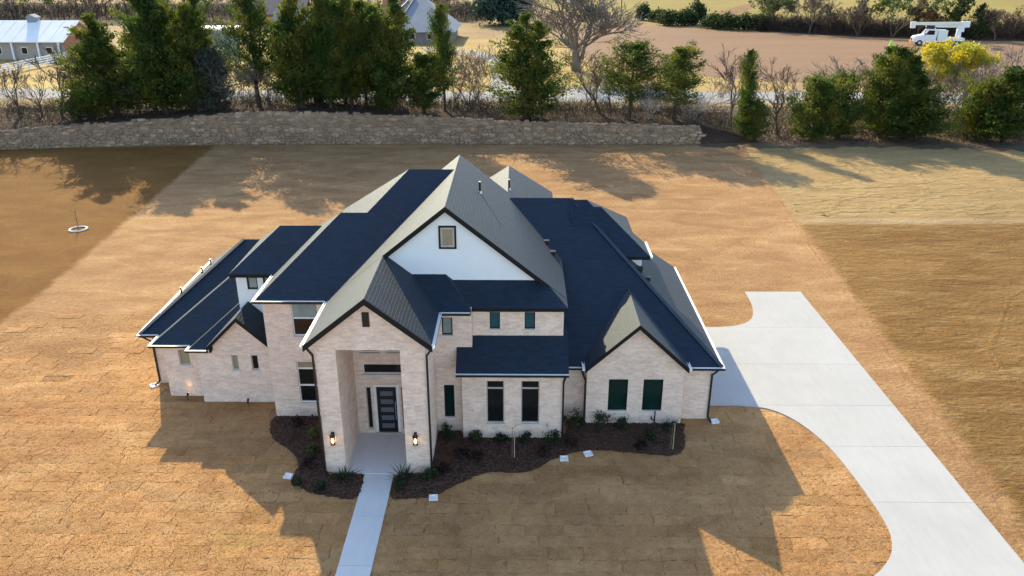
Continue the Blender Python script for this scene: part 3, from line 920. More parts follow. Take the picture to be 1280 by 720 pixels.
for a, b in ((-6.56, -5.82), (-5.48, -4.75)): window(a, b, 4.02, 4.60, YB, glass='glass_pale', frame='frame_white')
for a, b in ((-6.49, -6.27), (-4.99, -4.78)): window(a, b, 0.30, 2.36, YB, glass='glass', frame='frame_tan', sill=False, fw=0.03)

MB().tube((1.25, 29.22, .78), (1.25, 29.34, .78), .03, .03, 8).tube((1.25, 29.22, .78), (1.25, 29.22, .70), .022, .022, 6).build('hose_tap', M['steel'], house)
MB().tube((6.05, 30.42, 0), (6.05, 30.42, .75), .03, .03, 8).tube((6.05, 30.42, .3), (5.9, 30.44, .36), .025, .025, 6).tube((5.9, 30.44, .36), (5.9, 30.44, .5), .025, .025, 6).build('drain_pipe', M['dark_metal'], house)
# front door ------------------------------------------------------------
door = MB().box(DX0, DX1, YB + 0.06, YB + 0.115, 0.12, DZ).build('door', M['door_dark'], house)
for k in range(5):
    z = 0.32 + k * 0.40
    MB().box(DX0 + 0.16, DX1 - 0.16, YB + 0.045, YB + 0.07, z, z + 0.22).build('pane', M['frosted'], door)
MB().box(DX1 - 0.075, DX1 - 0.05, YB + 0.01, YB + 0.03, 0.75, 1.65).box(DX1 - 0.07, DX1 - 0.055, YB + .02, YB + .06, 0.85, 0.87).box(DX1 - 0.07, DX1 - 0.055, YB + .02, YB + .06, 1.53, 1.55).build('handle', M['steel'], door)
MB().box(DX0 - .12, DX0, YB + 0.02, YB + 0.15, 0.1, DZ + .1).box(DX1, DX1 + .12, YB + 0.02, YB + 0.15, 0.1, DZ + .1).box(DX0, DX1, YB + 0.02, YB + 0.15, DZ, DZ + .1).build('door_frame', M['frame_white'], house)
MB().box(DX0 - .1, DX1 + .1, YB - 0.12, YB + 0.02, 0.10, 0.125).build('threshold', M['stone_sill'], house)

# attic vents and gable window
v_ = MB().box(-5.79, -5.52, YT - 0.03, YT + 0.02, 6.58, 7.18).build('gable_vent', M['blind_dark'], house)
for k in range(6):
    MB().box(-5.76, -5.55, YT - 0.045, YT - 0.025, 6.63 + k * 0.09, 6.67 + k * 0.09).build('louver', M['frame_dark'], v_)

# main gable in white siding
YG = 31.15
fix_normals(MB().poly_prism([(-8, 5.9), (2.0, 5.9), (-2.975, 9.80)], 1, YG, YG + 0.24).build('gable_siding', M['siding'], house))
w = MB().box(-3.29, -3.21, YG - .035, YG + .01, 8.09, 9.10).box(-2.64, -2.56, YG - .035, YG + .01, 8.09, 9.10).box(-3.21, -2.64, YG - .035, YG + .01, 8.09, 8.17).box(-3.21, -2.64, YG - .035, YG + .01, 9.02, 9.10).build('window', M['frame_dark'], house)
MB().box(-3.21, -3.14, YG - .02, YG + .01, 8.17, 9.02).box(-2.71, -2.64, YG - .02, YG + .01, 8.17, 9.02).box(-3.14, -2.71, YG - .02, YG + .01, 8.17, 8.24).box(-3.14, -2.71, YG - .02, YG + .01, 8.95, 9.02).build('frame', M['frame_tan'], w)
MB().box(-3.14, -2.71, YG - .012, YG + .01, 8.24, 8.95).build('pane', M['blind'], w)
# upper left room in white siding
block(-12.95, -10.91, 34.09, 38.2, 2.6, 5.86, 'siding')
facade(-12.95, -10.91, 33.83, 2.6, 5.88, [(-12.47, -11.98, 5.08, 5.72), (-11.72, -11.25, 5.08, 5.72)], 0.26, 'siding', 'siding_wall')
for a, b in ((-12.47, -11.98), (-11.72, -11.25)): window(a, b, 5.08, 5.72, 33.83, glass='glass_pale', frame='frame_dark', sill=False, fw=0.06)
block(2.6, 6.0, 36.4, 38.6, 5.0, 5.86, 'siding')
block(2.6, 5.7, 38.6, 42.2, 2.9, 5.86, 'siding')
block(-2.9, 1.8, 39.61, 46.9, 0, 5.86)

# roofs ------------------------------------------------------------
def roof(x0, x1, y0, y1, ze, S=None, N=None, W=None, E=None, t=0.16, name='roof', xW=None, yS=None):
    """one roof section: slopes rise from the eave rectangle; every slope is a slab with thickness"""
    bm = bmesh.new()
    bmesh.ops.create_cube(bm, size=1, matrix=Matrix.Translation(((x0 + x1) / 2, (y0 + y1) / 2, ze + 9.5)) @ Matrix.Diagonal((x1 - x0, y1 - y0, 20, 1)))
    def cut(co, no):
        r = bmesh.ops.bisect_plane(bm, geom=bm.verts[:] + bm.edges[:] + bm.faces[:], plane_co=co, plane_no=no, clear_outer=True)
        ed = [e for e in r['geom_cut'] if isinstance(e, bmesh.types.BMEdge)]
        if ed: bmesh.ops.contextual_create(bm, geom=ed)
    if S: cut((x0, y0 if yS is None else yS, ze), Vector((0, -S, 1)))
    if N: cut((x0, y1, ze), Vector((0, N, 1)))
    if W: cut((x0 if xW is None else xW, y0, ze), Vector((-W, 0, 1)))
    if E: cut((x1, y0, ze), Vector((E, 0, 1)))
    bmesh.ops.recalc_face_normals(bm, faces=bm.faces[:])
    V, F, MI, UV = [], [], [], []
    for fc in bm.faces:
        if fc.normal.z < 0.2: continue
        P = [q.co.copy() for q in fc.verts]
        b = len(V); n = len(P)
        V += [tuple(p) for p in P] + [(p.x, p.y, p.z - t) for p in P]
        e = Vector((0, 0, 1)).cross(fc.normal)
        e = e.normalized() if e.length > 1e-4 else Vector((1, 0, 0))
        u = fc.normal.cross(e)
        F.append(tuple(range(b, b + n))); MI.append(0); UV += [(p.dot(e), p.dot(u)) for p in P]
        F.append(tuple(range(b + 2 * n - 1, b + n - 1, -1))); MI.append(2); UV += [(0, 0)] * n
        for i in range(n):
            j = (i + 1) % n
            F.append((b + i, b + n + i, b + n + j, b + j)); MI.append(1); UV += [(0, 0)] * 4
    bm.free()
    o = mesh_obj(name, V, F, [M['shingle'], M['fascia'], M['soffit']], house, MI)
    lay = o.data.uv_layers.new(name='UVMap')
    lay.data.foreach_set('uv', np.array(UV, dtype=np.float32).ravel())
    return o

MF = 0.62
roof(-17.82, -9.5, 33.65, 43.4, 2.85, S=MF, N=MF, W=.80)                      # outer left wing
roof(-16.81, -9.6, 32.58, 41.6, 2.85, S=MF, N=MF, W=.72)                      # second left wing
roof(-14.93, -13.88, 32.12, 37.6, 2.85, S=MF, N=MF, W=.74)                     # third left wing
roof(-13.879, -12.3, 32.36, 37.6, 2.85, S=MF, N=MF, W=.74, xW=-14.93, yS=32.12)
roof(-14.05, -11.01, 32.02, 36.0, 3.02, W=.97, E=.97)                         # small left gable
roof(-13.13, -7.0, 33.53, 38.43, 5.95, S=MF, N=MF, W=.83)                     # upper left room
roof(-11.07, -4.5, 30.63, 38.87, 5.95, S=MF, N=MF, W=.855)                    # two storey block
roof(-9.9, -2.9, 30.63, 43.5, 5.935, S=MF, N=MF, W=.85)                       # main ridge
roof(-8.0, 2.05, 30.95, 39.8, 5.95, W=.802, E=.802)                           # main gable
roof(-8.0, -3.21, 26.50, 31.17, 5.942, W=.802, E=.802)                        # entry tower
roof(-5.4, -1.93, 29.53, 31.6, 5.95, S=MF, E=.9)                                    # front eave left
roof(-4.6, 2.05, 29.93, 31.6, 5.944, S=MF, E=.802)                           # front eave right
roof(-2.9, 8.85, 30.65, 42.6, 2.85, S=MF, N=1.4, E=.825)                      # garage wing
roof(2.88, 7.34, 30.27, 35.0, 2.985, W=.93, E=.93)                            # garage gable
roof(-2.57, 2.10, 28.97, 30.5, 3.42, S=.88)                                   # bay
roof(2.6, 6.0, 36.3, 42.5, 5.84, S=.87, N=.56, E=.82)                          # room over garage
roof(2.6, 6.35, 36.08, 38.2, 5.9, S=.87, E=.82)
roof(-3.15, 2.04, 38.9, 47.24, 5.9, N=1.09, W=.82, E=.82)                     # rear gable

# rake boards on gables ---------------------------------------------
def rake(xa, za, xr, zr, xb, zb, y, d=0.25, t=0.06):
    for (x0, z0, x1, z1) in ((xa, za, xr, zr), (xr, zr, xb, zb)):
        mb = MB(); mb.poly_prism([(x0, z0), (x1, z1), (x1, z1 - d), (x0, z0 - d)], 1, y - t, y - 0.003)
        fix_normals(mb.build('rake_board', M['fascia'], house))
rake(-8.02, 5.95, -5.605, 7.875, -3.19, 5.95, 26.50)
rake(-5.60, 7.88, -2.975, 9.985, 2.0, 5.995, 30.95, 0.24)
rake(2.88, 2.985, 5.11, 5.06, 7.34, 2.985, 30.27, 0.22)
rake(-14.05, 3.02, -12.53, 4.495, -11.01, 3.02, 32.02, 0.2)

# ridge and hip caps -------------------------------------------------
def cap(p, q):
    mb = MB(); mb.bar((p[0], p[1], p[2] + .012), (q[0], q[1], q[2] + .012), 0.2, 0.03)
    mb.build('ridge_cap', M['ridge_cap'], house)
cap((8.85, 30.65, 2.85), (2.65, 38.9, 7.97))
cap((-17.82, 33.65, 2.85), (-14.04, 38.525, 5.87))

# gutters and downspouts ----------------------------------------------
def gutter(p, q, out):
    """open trough: dark outside, pale inside and lip"""
    p, q, out = Vector(p), Vector(q), Vector(out)
    a = 0.12; h = 0.11
    mb = MB()
    def at(c, o, z): return tuple(c + out * o + Vector((0, 0, z)))
    prof = [(0.0, 0.0), (0.0, -h), (a, -h), (a, 0.0), (a - 0.03, 0.0), (a - 0.03, -0.05), (0.012, -0.05), (0.012, 0.0)]
    mi = [0, 0, 0, 1, 1, 1, 1, 1]
    k = len(prof)
    for c in (p, q): mb.v += [at(c, o, z) for o, z in prof]
    for i in range(k):
        j = (i + 1) % k
        mb.f.append((i, j, k + j, k + i)); mb.m.append(mi[i])
    mb.f.append((0, 1, 2, 5)); mb.m.append(1)
    mb.f.append((2, 3, 4, 5)); mb.m.append(1)
    mb.f.append((k, k + 5, k + 2, k + 1)); mb.m.append(1)
    mb.f.append((k + 2, k + 5, k + 4, k + 3)); mb.m.append(1)
    return fix_normals(mb.build('gutter', [M['dark_metal'], M['gutter_white']], house))
Sx, Wx, Ex = (0, -1, 0), (-1, 0, 0), (1, 0, 0)
g1, g2 = 2.845, 5.945
gutter((-17.94, 33.65, g1), (-16.95, 33.65, g1), Sx); gutter((-17.82, 33.53, g1), (-17.82, 43.4, g1), Wx)
gutter((-16.93, 32.58, g1), (-15.05, 32.58, g1), Sx); gutter((-16.81, 32.58, g1), (-16.81, 33.7, g1), Wx)
gutter((-15.05, 32.12, g1), (-13.98, 32.12, g1), Sx); gutter((-14.93, 32.12, g1), (-14.93, 32.62, g1), Wx)
gutter((-11.19, 30.63, g2), (-8.12, 30.63, g2), Sx); gutter((-11.07, 30.63, g2), (-11.07, 33.6, g2), Wx)
gutter((-8.0, 26.46, g2), (-8.0, 30.6, g2), Wx); gutter((-3.21, 26.46, g2 - .003), (-3.21, 29.5, g2 - .003), Ex)
gutter((-3.18, 29.53, g2 - .005), (-1.95, 29.53, g2 - .005), Sx)
gutter((-2.57, 28.97, 3.415), (2.10, 28.97, 3.415), Sx)
gutter((7.46, 30.65, g1), (8.97, 30.65, g1), Sx); gutter((8.85, 30.65, g1), (8.85, 42.6, g1), Ex)
gutter((2.05, 30.65, g1), (2.85, 30.65, g1), Sx)
gutter((7.34, 30.24, 2.98), (7.34, 31.0, 2.98), Ex); gutter((2.88, 30.24, 2.98), (2.88, 31.0, 2.98), Wx)
gutter((6.35, 36.08, 5.925), (6.35, 38.25, 5.925), Ex)

def downspout(top, wallp, foot_out):
    """elbow from gutter to wall, long drop, shoe at the bottom"""
    mb = MB()
    t, wv, fo = Vector(top), Vector(wallp), Vector(foot_out)
    knee = Vector((wv.x, wv.y, t.z - 0.45))
    mb.bar(t, knee, 0.075, 0.075); mb.bar((wv.x, wv.y, t.z - 0.42), (wv.x, wv.y, 0.16), 0.075, 0.075)
    mb.bar((wv.x, wv.y, 0.18), (wv.x + fo.x * .3, wv.y + fo.y * .3, 0.08), 0.075, 0.075)
    return mb.build('downspout', M['dark_metal'], house)
downspout((-8.06, 26.75, 5.85), (-7.76, 26.77, 0), (0, -1, 0))
downspout((-3.15, 26.75, 5.85), (-3.45, 26.77, 0), (0, -1, 0))
downspout((-17.7, 33.6, 2.74), (-17.44, 33.99, 0), (-.4, -1, 0))
downspout((1.95, 28.92, 3.31), (1.91, 29.28, 0), (0, -1, 0))
downspout((2.75, 30.6, 2.74), (2.93, 30.50, 0), (0, -1, 0))
downspout((8.7, 30.6, 2.74), (8.53, 30.96, 0), (.3, -1, 0))

# wall lanterns ------------------------------------------------------
for x in (-7.31, -4.04):
    y = YT
    ln = MB().box(x - .06, x + .06, y - .02, y, 1.62, 1.98).bar((x, y - .01, 1.93), (x, y - .13, 1.96), .03, .03).build('lantern', M['dark_metal'], house)
    MB().tube((x, y - .13, 1.88), (x, y - .13, 2.00), .11, .03, 8).tube((x, y - .13, 1.84), (x, y - .13, 1.88), .115, .115, 8).build('cap', M['dark_metal'], ln)
    mb = MB()
    for a in range(4):
        c, s = math.cos(a * math.pi / 2 + .785) * .095, math.sin(a * math.pi / 2 + .785) * .095
        mb.bar((x + c, y - .13 + s, 1.50), (x + c * 1.1, y - .13 + s * 1.1, 1.85), .018, .018)
    mb.tube((x, y - .13, 1.47), (x, y - .13, 1.50), .1, .1, 8)
    mb.build('cage', M['dark_metal'], ln)
    MB().tube((x, y - .13, 1.55), (x, y - .13, 1.63), .03, .055, 8).tube((x, y - .13, 1.63), (x, y - .13, 1.74), .055, .02, 8).build('bulb', M['bulb'], ln, True)

# roof vents and pipes ----------------------------------------------
def pipe(x, y, z, h=0.5, r=0.05):
    p = MB().tube((x, y, z - .1), (x, y, z + h), r, r, 8).build('vent_pipe', M['dark_metal'], house)
    MB().tube((x, y, z - .05), (x, y, z + .07), r * 2.2, r * 1.2, 8).build('flashing', M['dark_metal'] if r < .045 else M['steel'], p)
    MB().tube((x, y, z + h), (x, y, z + h + .03), r * 1.2, r * 1.2, 8).build('cap', M['dark_metal'] if r < .045 else M['steel'], p)
def eslope(x): return 5.95 + .802 * (2.05 - x)
pipe(-1.81, 36.2, eslope(-1.81)); pipe(-0.5, 40.6, 7.95, .5)
def box_vent(x, y, z, s=.16):
    p = MB().box(x - s, x + s, y - s, y + s, z - .1, z + .12).build('roof_vent', M['dark_metal'], house)
    MB().box(x - s * 1.3, x + s * 1.3, y - s * 1.3, y + s * 1.3, z + .12, z + .15).build('hood', M['dark_metal'], p)
box_vent(1.35, 36.3, eslope(1.35), .1); box_vent(1.62, 35.4, eslope(1.62), .1)
box_vent(5.8, 35.7, 2.85 + .825 * 3.05, .13); box_vent(6.15, 35.2, 2.85 + .825 * 2.7, .1)
def wslope(x): return 2.85 + .80 * (x + 17.82)
for x, y in ((-17.1, 37.2), (-16.9, 39.6), (-16.7, 40.4)): pipe(x, y, wslope(x), .3, .04)

# ------------------------------------------------------------------ beds, shrubs and small yard things
def bed(name, pts, seed, label):
    pts = smooth_path(pts + [pts[0]], 9)[:-1]
    rj = random.Random(seed + 5)
    pts = [(x + rj.uniform(-.035, .035), y + rj.uniform(-.035, .035)) for x, y in pts]
    o = sheet(name, pts, 0.075, M['mulch'], None, 0, label, seed)
    v = []; f = []
    n = len(pts)
    for x, y in pts: v += [(x, y, 0.075), (x, y, 0.0)]
    for i in range(n):
        j = (i + 1) % n
        f.append((2 * i, 2 * i + 1, 2 * j + 1, 2 * j))
    mesh_obj('edge', v, f, M['mulch'], o)
    r = random.Random(seed)
    xs_ = [p[0] for p in pts]; ys_ = [p[1] for p in pts]
    v, f = [], []
    tries = int((max(xs_) - min(xs_)) * (max(ys_) - min(ys_)) * 230)
    for i in range(tries):
        x, y = r.uniform(min(xs_), max(xs_)), r.uniform(min(ys_), max(ys_))
        if not in_poly(x, y, pts): continue
        a = r.uniform(0, 6.28); L = r.uniform(.03, .09); w = r.uniform(.012, .03); z = 0.078 + r.uniform(0, .03)
        c, s = math.cos(a), math.sin(a); t = r.uniform(-.02, .03)
        b = len(v)
        v += [(x - c * L - s * w, y - s * L + c * w, z), (x - c * L + s * w, y - s * L - c * w, z + .01), (x + c * L + s * w, y + s * L - c * w, z + t + .01), (x + c * L - s * w, y + s * L + c * w, z + t)]
        f.append((b, b + 1, b + 2, b + 3))
    k = mesh_obj('mulch_chips', v, f, M['mulch_chip'], o); k['kind'] = 'stuff'
    return o
bed('mulch_bed', [(-10.95, 31.0), (-11.0, 30.3), (-10.55, 29.2), (-9.6, 28.35), (-9.0, 27.4), (-8.95, 26.4), (-8.2, 25.6), (-7.3, 25.3), (-6.25, 25.2), (-6.22, 26.6), (-7.0, 26.75), (-7.7, 26.8), (-7.75, 28.5), (-7.8, 30.9), (-9.5, 31.0)], 1, 'dark mulch bed left of the entry')
bed('mulch_bed', [(-4.88, 26.6), (-4.88, 25.25), (-4.1, 25.2), (-3.3, 25.35), (-2.3, 26.15), (-1.2, 26.85), (0.4, 26.95), (1.7, 27.95), (3.1, 28.5), (5.1, 28.25), (6.45, 28.12), (7.05, 28.7), (7.25, 29.9), (7.1, 30.55), (4, 30.6), (2.5, 31.05), (1.9, 29.6), (0, 29.4), (-2.2, 29.5), (-2.6, 29.9), (-3.4, 29.9), (-3.5, 28), (-3.6, 26.75), (-4.3, 26.7)], 2, 'long dark mulch bed right of the entry along the front wall')

def blades(seed, n, h, spread, w, arch=0.5, up=0.35):
    """tuft of arching blade leaves"""
    r = random.Random(seed)
    v, f = [], []
    for i in range(n):
        a = r.uniform(0, 6.283); L = h * r.uniform(.7, 1.2); el = r.uniform(up, 1.45)
        d = Vector((math.cos(a) * math.cos(el), math.sin(a) * math.cos(el), math.sin(el)))
        sd_ = Vector((-math.sin(a), math.cos(a), 0)) * (w * r.uniform(.7, 1.2))
        p = Vector((r.uniform(-1, 1) * spread * .15, r.uniform(-1, 1) * spread * .15, 0))
        b = len(v)
        for k in range(4):
            t = k / 3
            q = p + d * (L * t) + Vector((0, 0, -arch * L * t * t * .5))
            ww = sd_ * (1 - t * .9)
            v += [tuple(q - ww), tuple(q + ww)]
            if k: f.append((b + 2 * k - 2, b + 2 * k - 1, b + 2 * k + 1, b + 2 * k))
    return v, f
def leaf_ball(seed, n, rx, rz, s, ragged=0.35):
    """bush of small leaf faces on clumps"""
    r = np.random.default_rng(seed)
    nc = max(6, n // 60)
    d = r.normal(size=(nc, 3)); d /= np.linalg.norm(d, axis=1)[:, None]
    d[:, 2] = np.abs(d[:, 2]) * 1.2 - 0.25
    cc = d * (r.uniform(.55, 1.0, nc)[:, None]) * [rx, rx, rz] * (1 - ragged * r.random(nc))[:, None]
    k = r.integers(0, nc, n)
    c = cc[k] + r.normal(size=(n, 3)) * [rx * .20, rx * .20, rz * .20]
    c[:, 2] += rz * .55
    return quads(c, s * r.uniform(.6, 1.4, n), r)
def quads(c, s, r, up=None, aspect=0.5):
    n = len(c)
    a = r.normal(size=(n, 3))
    if up is not None: a = a * 0.6 + up
    a /= np.linalg.norm(a, axis=1)[:, None]
    b = np.cross(a, r.normal(size=(n, 3))); b /= np.linalg.norm(b, axis=1)[:, None] + 1e-9
    A = a * s[:, None]; B = b * (s * aspect)[:, None]
    v = np.stack([c - A, c + B * .9, c + A, c - B * .9], 1).reshape(-1, 3)
    f = np.arange(n * 4).reshape(n, 4)
    return v, f
def np_mesh(name, v, f, m):
    me = bpy.data.meshes.new(name)
    v = np.asarray(v, dtype=np.float32); f = np.asarray(f, dtype=np.int32)
    me.vertices.add(len(v)); me.vertices.foreach_set('co', v.ravel())
    k = f.shape[1]
    me.loops.add(f.size); me.loops.foreach_set('vertex_index', f.ravel())
    me.polygons.add(len(f)); me.polygons.foreach_set('loop_start', np.arange(0, f.size, k, dtype=np.int32))
    me.update(calc_edges=True)
    me.materials.append(m)
    return me

def bed_plant(kind, x, y, s, label, group=None, seed=0):
    e = empty({'spiky': 'spiky_plant', 'bush': 'bed_shrub', 'light': 'bed_shrub', 'red': 'bed_shrub'}[kind], (x, y, 0.07))
    tag(e, label, 'shrub' if kind != 'spiky' else 'plant', group)
    if kind == 'spiky':
        v, f = blades(seed, 46, s, s, .028)
        mesh_obj('leaves', v, f, M['shrub'], e)
        MB().tube((0, 0, -.03), (0, 0, s * .25), .06, .04, 6).build('stem', M['bark_dark'], e)
    else:
        mm = {'bush': 'shrub', 'light': 'shrub_light', 'red': 'shrub_red'}[kind]
        v, f = leaf_ball(seed, 420, s * .62, s * .6, .055)
        o = bpy.data.objects.new('leaves', np_mesh('leaves', v, f, M[mm])); link(o, e)
        mb = MB()
        for k in range(5):
            a = k * 1.257 + seed
            mb.tube((0, 0, -.03), (math.cos(a) * s * .35, math.sin(a) * s * .35, s * .7), .014, .006, 4)
        mb.build('stem', M['bark_dark'], e)
plants = [
 ('spiky', -6.95, 26.35, .75, 'spiky dark green plant at the foot of the left entry column'),
 ('spiky', -4.55, 26.35, .85, 'spiky green plant between walk and right entry column'),
 ('bush', -3.62, 26.40, .60, 'small green shrub at the outer corner of the right entry column'),
 ('bush', -3.10, 29.45, .75, 'dark shrub under the tall green window beside the entry'),
 ('bush', -1.80, 29.02, .62, 'rounded shrub at the left end of the bay wall'),
 ('bush', -0.68, 29.05, .45, 'very small shrub below the left bay window'),
 ('bush', 0.34, 29.05, .50, 'small blue green shrub below the right bay window'),
 ('bush', 1.48, 28.98, .72, 'leafy shrub at the right end of the bay wall'),
 ('bush', 2.35, 30.25, .95, 'dark shrub in the recess between bay and garage gable'),
 ('bush', 3.68, 30.12, .85, 'wide dark shrub under the left garage window'),
 ('bush', 4.60, 30.15, .55, 'low dark shrub between the two garage windows'),
 ('bush', 6.75, 30.10, .55, 'small shrub at the right corner of the garage gable'),
 ('bush', 5.70, 29.35, .60, 'dark shrub in front of the right garage window'),
 ('light', -8.80, 29.25, .50, 'upper of two yellow green shrubs in the left mulch bed'),
 ('light', -8.60, 28.15, .50, 'lower of two yellow green shrubs in the left mulch bed'),
 ('bush', -8.70, 25.95, .42, 'small dark shrub at the front left of the left bed'),
 ('bush', -7.70, 25.70, .45, 'small dark shrub in front of the left entry column'),
 ('bush', -4.50, 25.75, .45, 'small dark shrub beside the walk in the right bed'),
 ('red', -2.35, 27.95, .5, 'maroon shrub below the tower side wall in the right bed'),
 ('red', -3.0, 26.9, .45, 'maroon shrub nearest the right entry column'),
 ('red', -1.65, 27.75, .55, 'maroon shrub in the open middle of the right bed'),
 ('red', 1.10, 28.15, .5, 'maroon shrub near the splash block below the bay'),
 ('red', 5.25, 28.62, .45, 'maroon shrub at the lawn edge before the garage windows'),
 ('red', -8.55, 27.15, .6, 'dark maroon shrub halfway along the left bed'),
 ('red', -9.7, 30.2, .5, 'maroon shrub below the tall left window'),
 ('red', 2.3, 28.85, .5, 'maroon shrub between the two white drain pads'),
]
for i, (k, x, y, s, lb) in enumerate(plants):
    bed_plant(k, x, y, s, lb, 'plants in the front beds', 30 + i)

# staked young trees
for x, y, lb in ((-0.24, 27.86, 'thin staked sapling in the bed before the bay windows'), (6.44, 28.5, 'thin staked sapling at the right end of the bed')):
    e = empty('sapling', (x, y, 0.07)); tag(e, lb, 'sapling', 'staked saplings in the front bed')
    r = random.Random(int(x * 10)); mb = MB()
    mb.tube((0, 0, -.05), (.02, 0, 1.5), .018, .010, 5)
    for k in range(16):
        z = r.uniform(.6, 1.45); a = r.uniform(0, 6.28); L = r.uniform(.15, .4)
        mb.tube((.01, 0, z), (math.cos(a) * L, math.sin(a) * L, z + L * .8), .006, .003, 4)
    mb.build('trunk', M['bark_brown'], e)
    MB().tube((.1, 0, -.05), (.1, 0, 1.3), .02, .02, 6).build('stake', M['wood'], e)

# splash pads at the downspouts
for x, y, a, lb in ((-3.24, 25.2, .1, 'white drain pad on the lawn edge right of the walk'), (1.92, 27.82, 0, 'left of two white drain pads at the bed edge below the bay'),
                 (2.94, 28.17, .3, 'right of two white drain pads at the bed edge below the bay'), (-9.18, 26.52, -.2, 'white drain pad left of the left mulch bed'),
                 (8.80, 30.72, .2, 'white splash block at the garage corner'), (-17.62, 33.70, .6, 'white splash block at the far left house corner')):
    e = empty('splash_block', (x, y, 0.03)); e.rotation_euler = (0, 0, a); tag(e, lb, 'splash block', 'white drain pads around the house')
    mb = MB(); mb.box(-.17, .17, -.15, .15, 0.01, .05)
    mb.build('pad', M['pvc'], e)
    MB().box(-.17, -.12, -.15, .15, .05, .09).box(.12, .17, -.15, .15, .05, .09).box(-.12, .12, .11, .15, .05, .09).build('rim', M['pvc'], e)

# garden spotlights
def spot(x, y, lb, lit=False, tilt=0.7):
    e = empty('garden_spotlight', (x, y, 0.03)); tag(e, lb, 'spotlight', 'garden spotlights along the front walls')
    MB().tube((0, 0, -.05), (0, 0, .22), .012, .012, 6).build('stake', M['dark_metal'], e)
    MB().tube((0, -.04, .20), (0, .10, .30), .045, .06, 8).build('head', M['dark_metal'], e)
    if lit:
        MB().tube((0, .098, .299), (0, .104, .303), .05, .05, 8).build('lens', M['bulb'], e)
        ld = bpy.data.lights.new('spotlight_beam', 'SPOT'); ld.energy = 2.5; ld.color = (1, .55, .25); ld.spot_size = R(50); ld.spot_blend = .9; ld.shadow_soft_size = .04
        lo = bpy.data.objects.new('spotlight_beam', ld); col.objects.link(lo); lo.parent = e; lo.location = (0, .12, .32)
        lo.rotation_euler = Vector((0, .6, .75)).to_track_quat('-Z', 'Y').to_euler()
spot(-15.49, 32.45, 'small black garden spotlight lighting the brick of the left wing', True)
spot(-12.5, 31.95, 'small black garden spotlight below the two narrow left windows')
spot(-9.2, 30.6, 'small garden spotlight below the tall left window')
spot(-0.05, 28.6, 'small garden spotlight before the bay wall')
spot(5.95, 30.05, 'small garden spotlight under the right garage window')

# ring with a sapling on the left lawn
e = empty('planting_ring', (-33.3, 57.2, 0)); tag(e, 'white ring around a tiny bare sapling on the left turf', 'tree ring')
v, f = [], []
NS, NT = 28, 8
for i in range(NS):
    a = i / NS * 6.2832
    for j in range(NT):
        b = j / NT * 6.2832
        rr_ = .60 + .10 * math.cos(b)
        v.append((rr_ * math.cos(a), rr_ * math.sin(a), .05 + .06 * math.sin(b)))
for i in range(NS):
    for j in range(NT):
        f.append((i * NT + j, ((i + 1) % NS) * NT + j, ((i + 1) % NS) * NT + (j + 1) % NT, i * NT + (j + 1) % NT))
mesh_obj('ring', v, f, M['stone_sill'], e, None, True)
e2 = empty('sapling', (-33.3, 57.2, 0)); tag(e2, 'tiny bare sapling inside the white ring', 'sapling')
mb = MB(); mb.tube((0, 0, -.02), (0.03, 0, 1.6), .03, .012, 6)
for k in range(9):
    a = k * 2.4; z = .5 + k * .11
    mb.tube((0.01, 0, z), (math.cos(a) * .3, math.sin(a) * .3, z + .3), .01, .004, 4)
mb.build('trunk', M['bark_brown'], e2)

# ------------------------------------------------------------------ trees
def tubes_np(segs):
    """segs: list of (p, q, r0, r1, n) -> verts, quads"""
    V, F = [], []
    for p, q, r0, r1, n in segs:
        d = q - p
        L = d.length
        if L < 1e-6: continue
        d = d / L
        u = d.orthogonal().normalized(); w = d.cross(u)
        k = len(V)
        for c, r in ((p, r0), (q, r1)):
            for i in range(n):
                a = 6.2832 * i / n
                V.append(c + u * (r * math.cos(a)) + w * (r * math.sin(a)))
        for i in range(n):
            j = (i + 1) % n
            F.append((k + i, k + j, k + n + j, k + n + i))
    return V, F
def seg_mesh(name, segs, m):
    V, F = tubes_np(segs)
    return np_mesh(name, [tuple(v) for v in V], F, m)

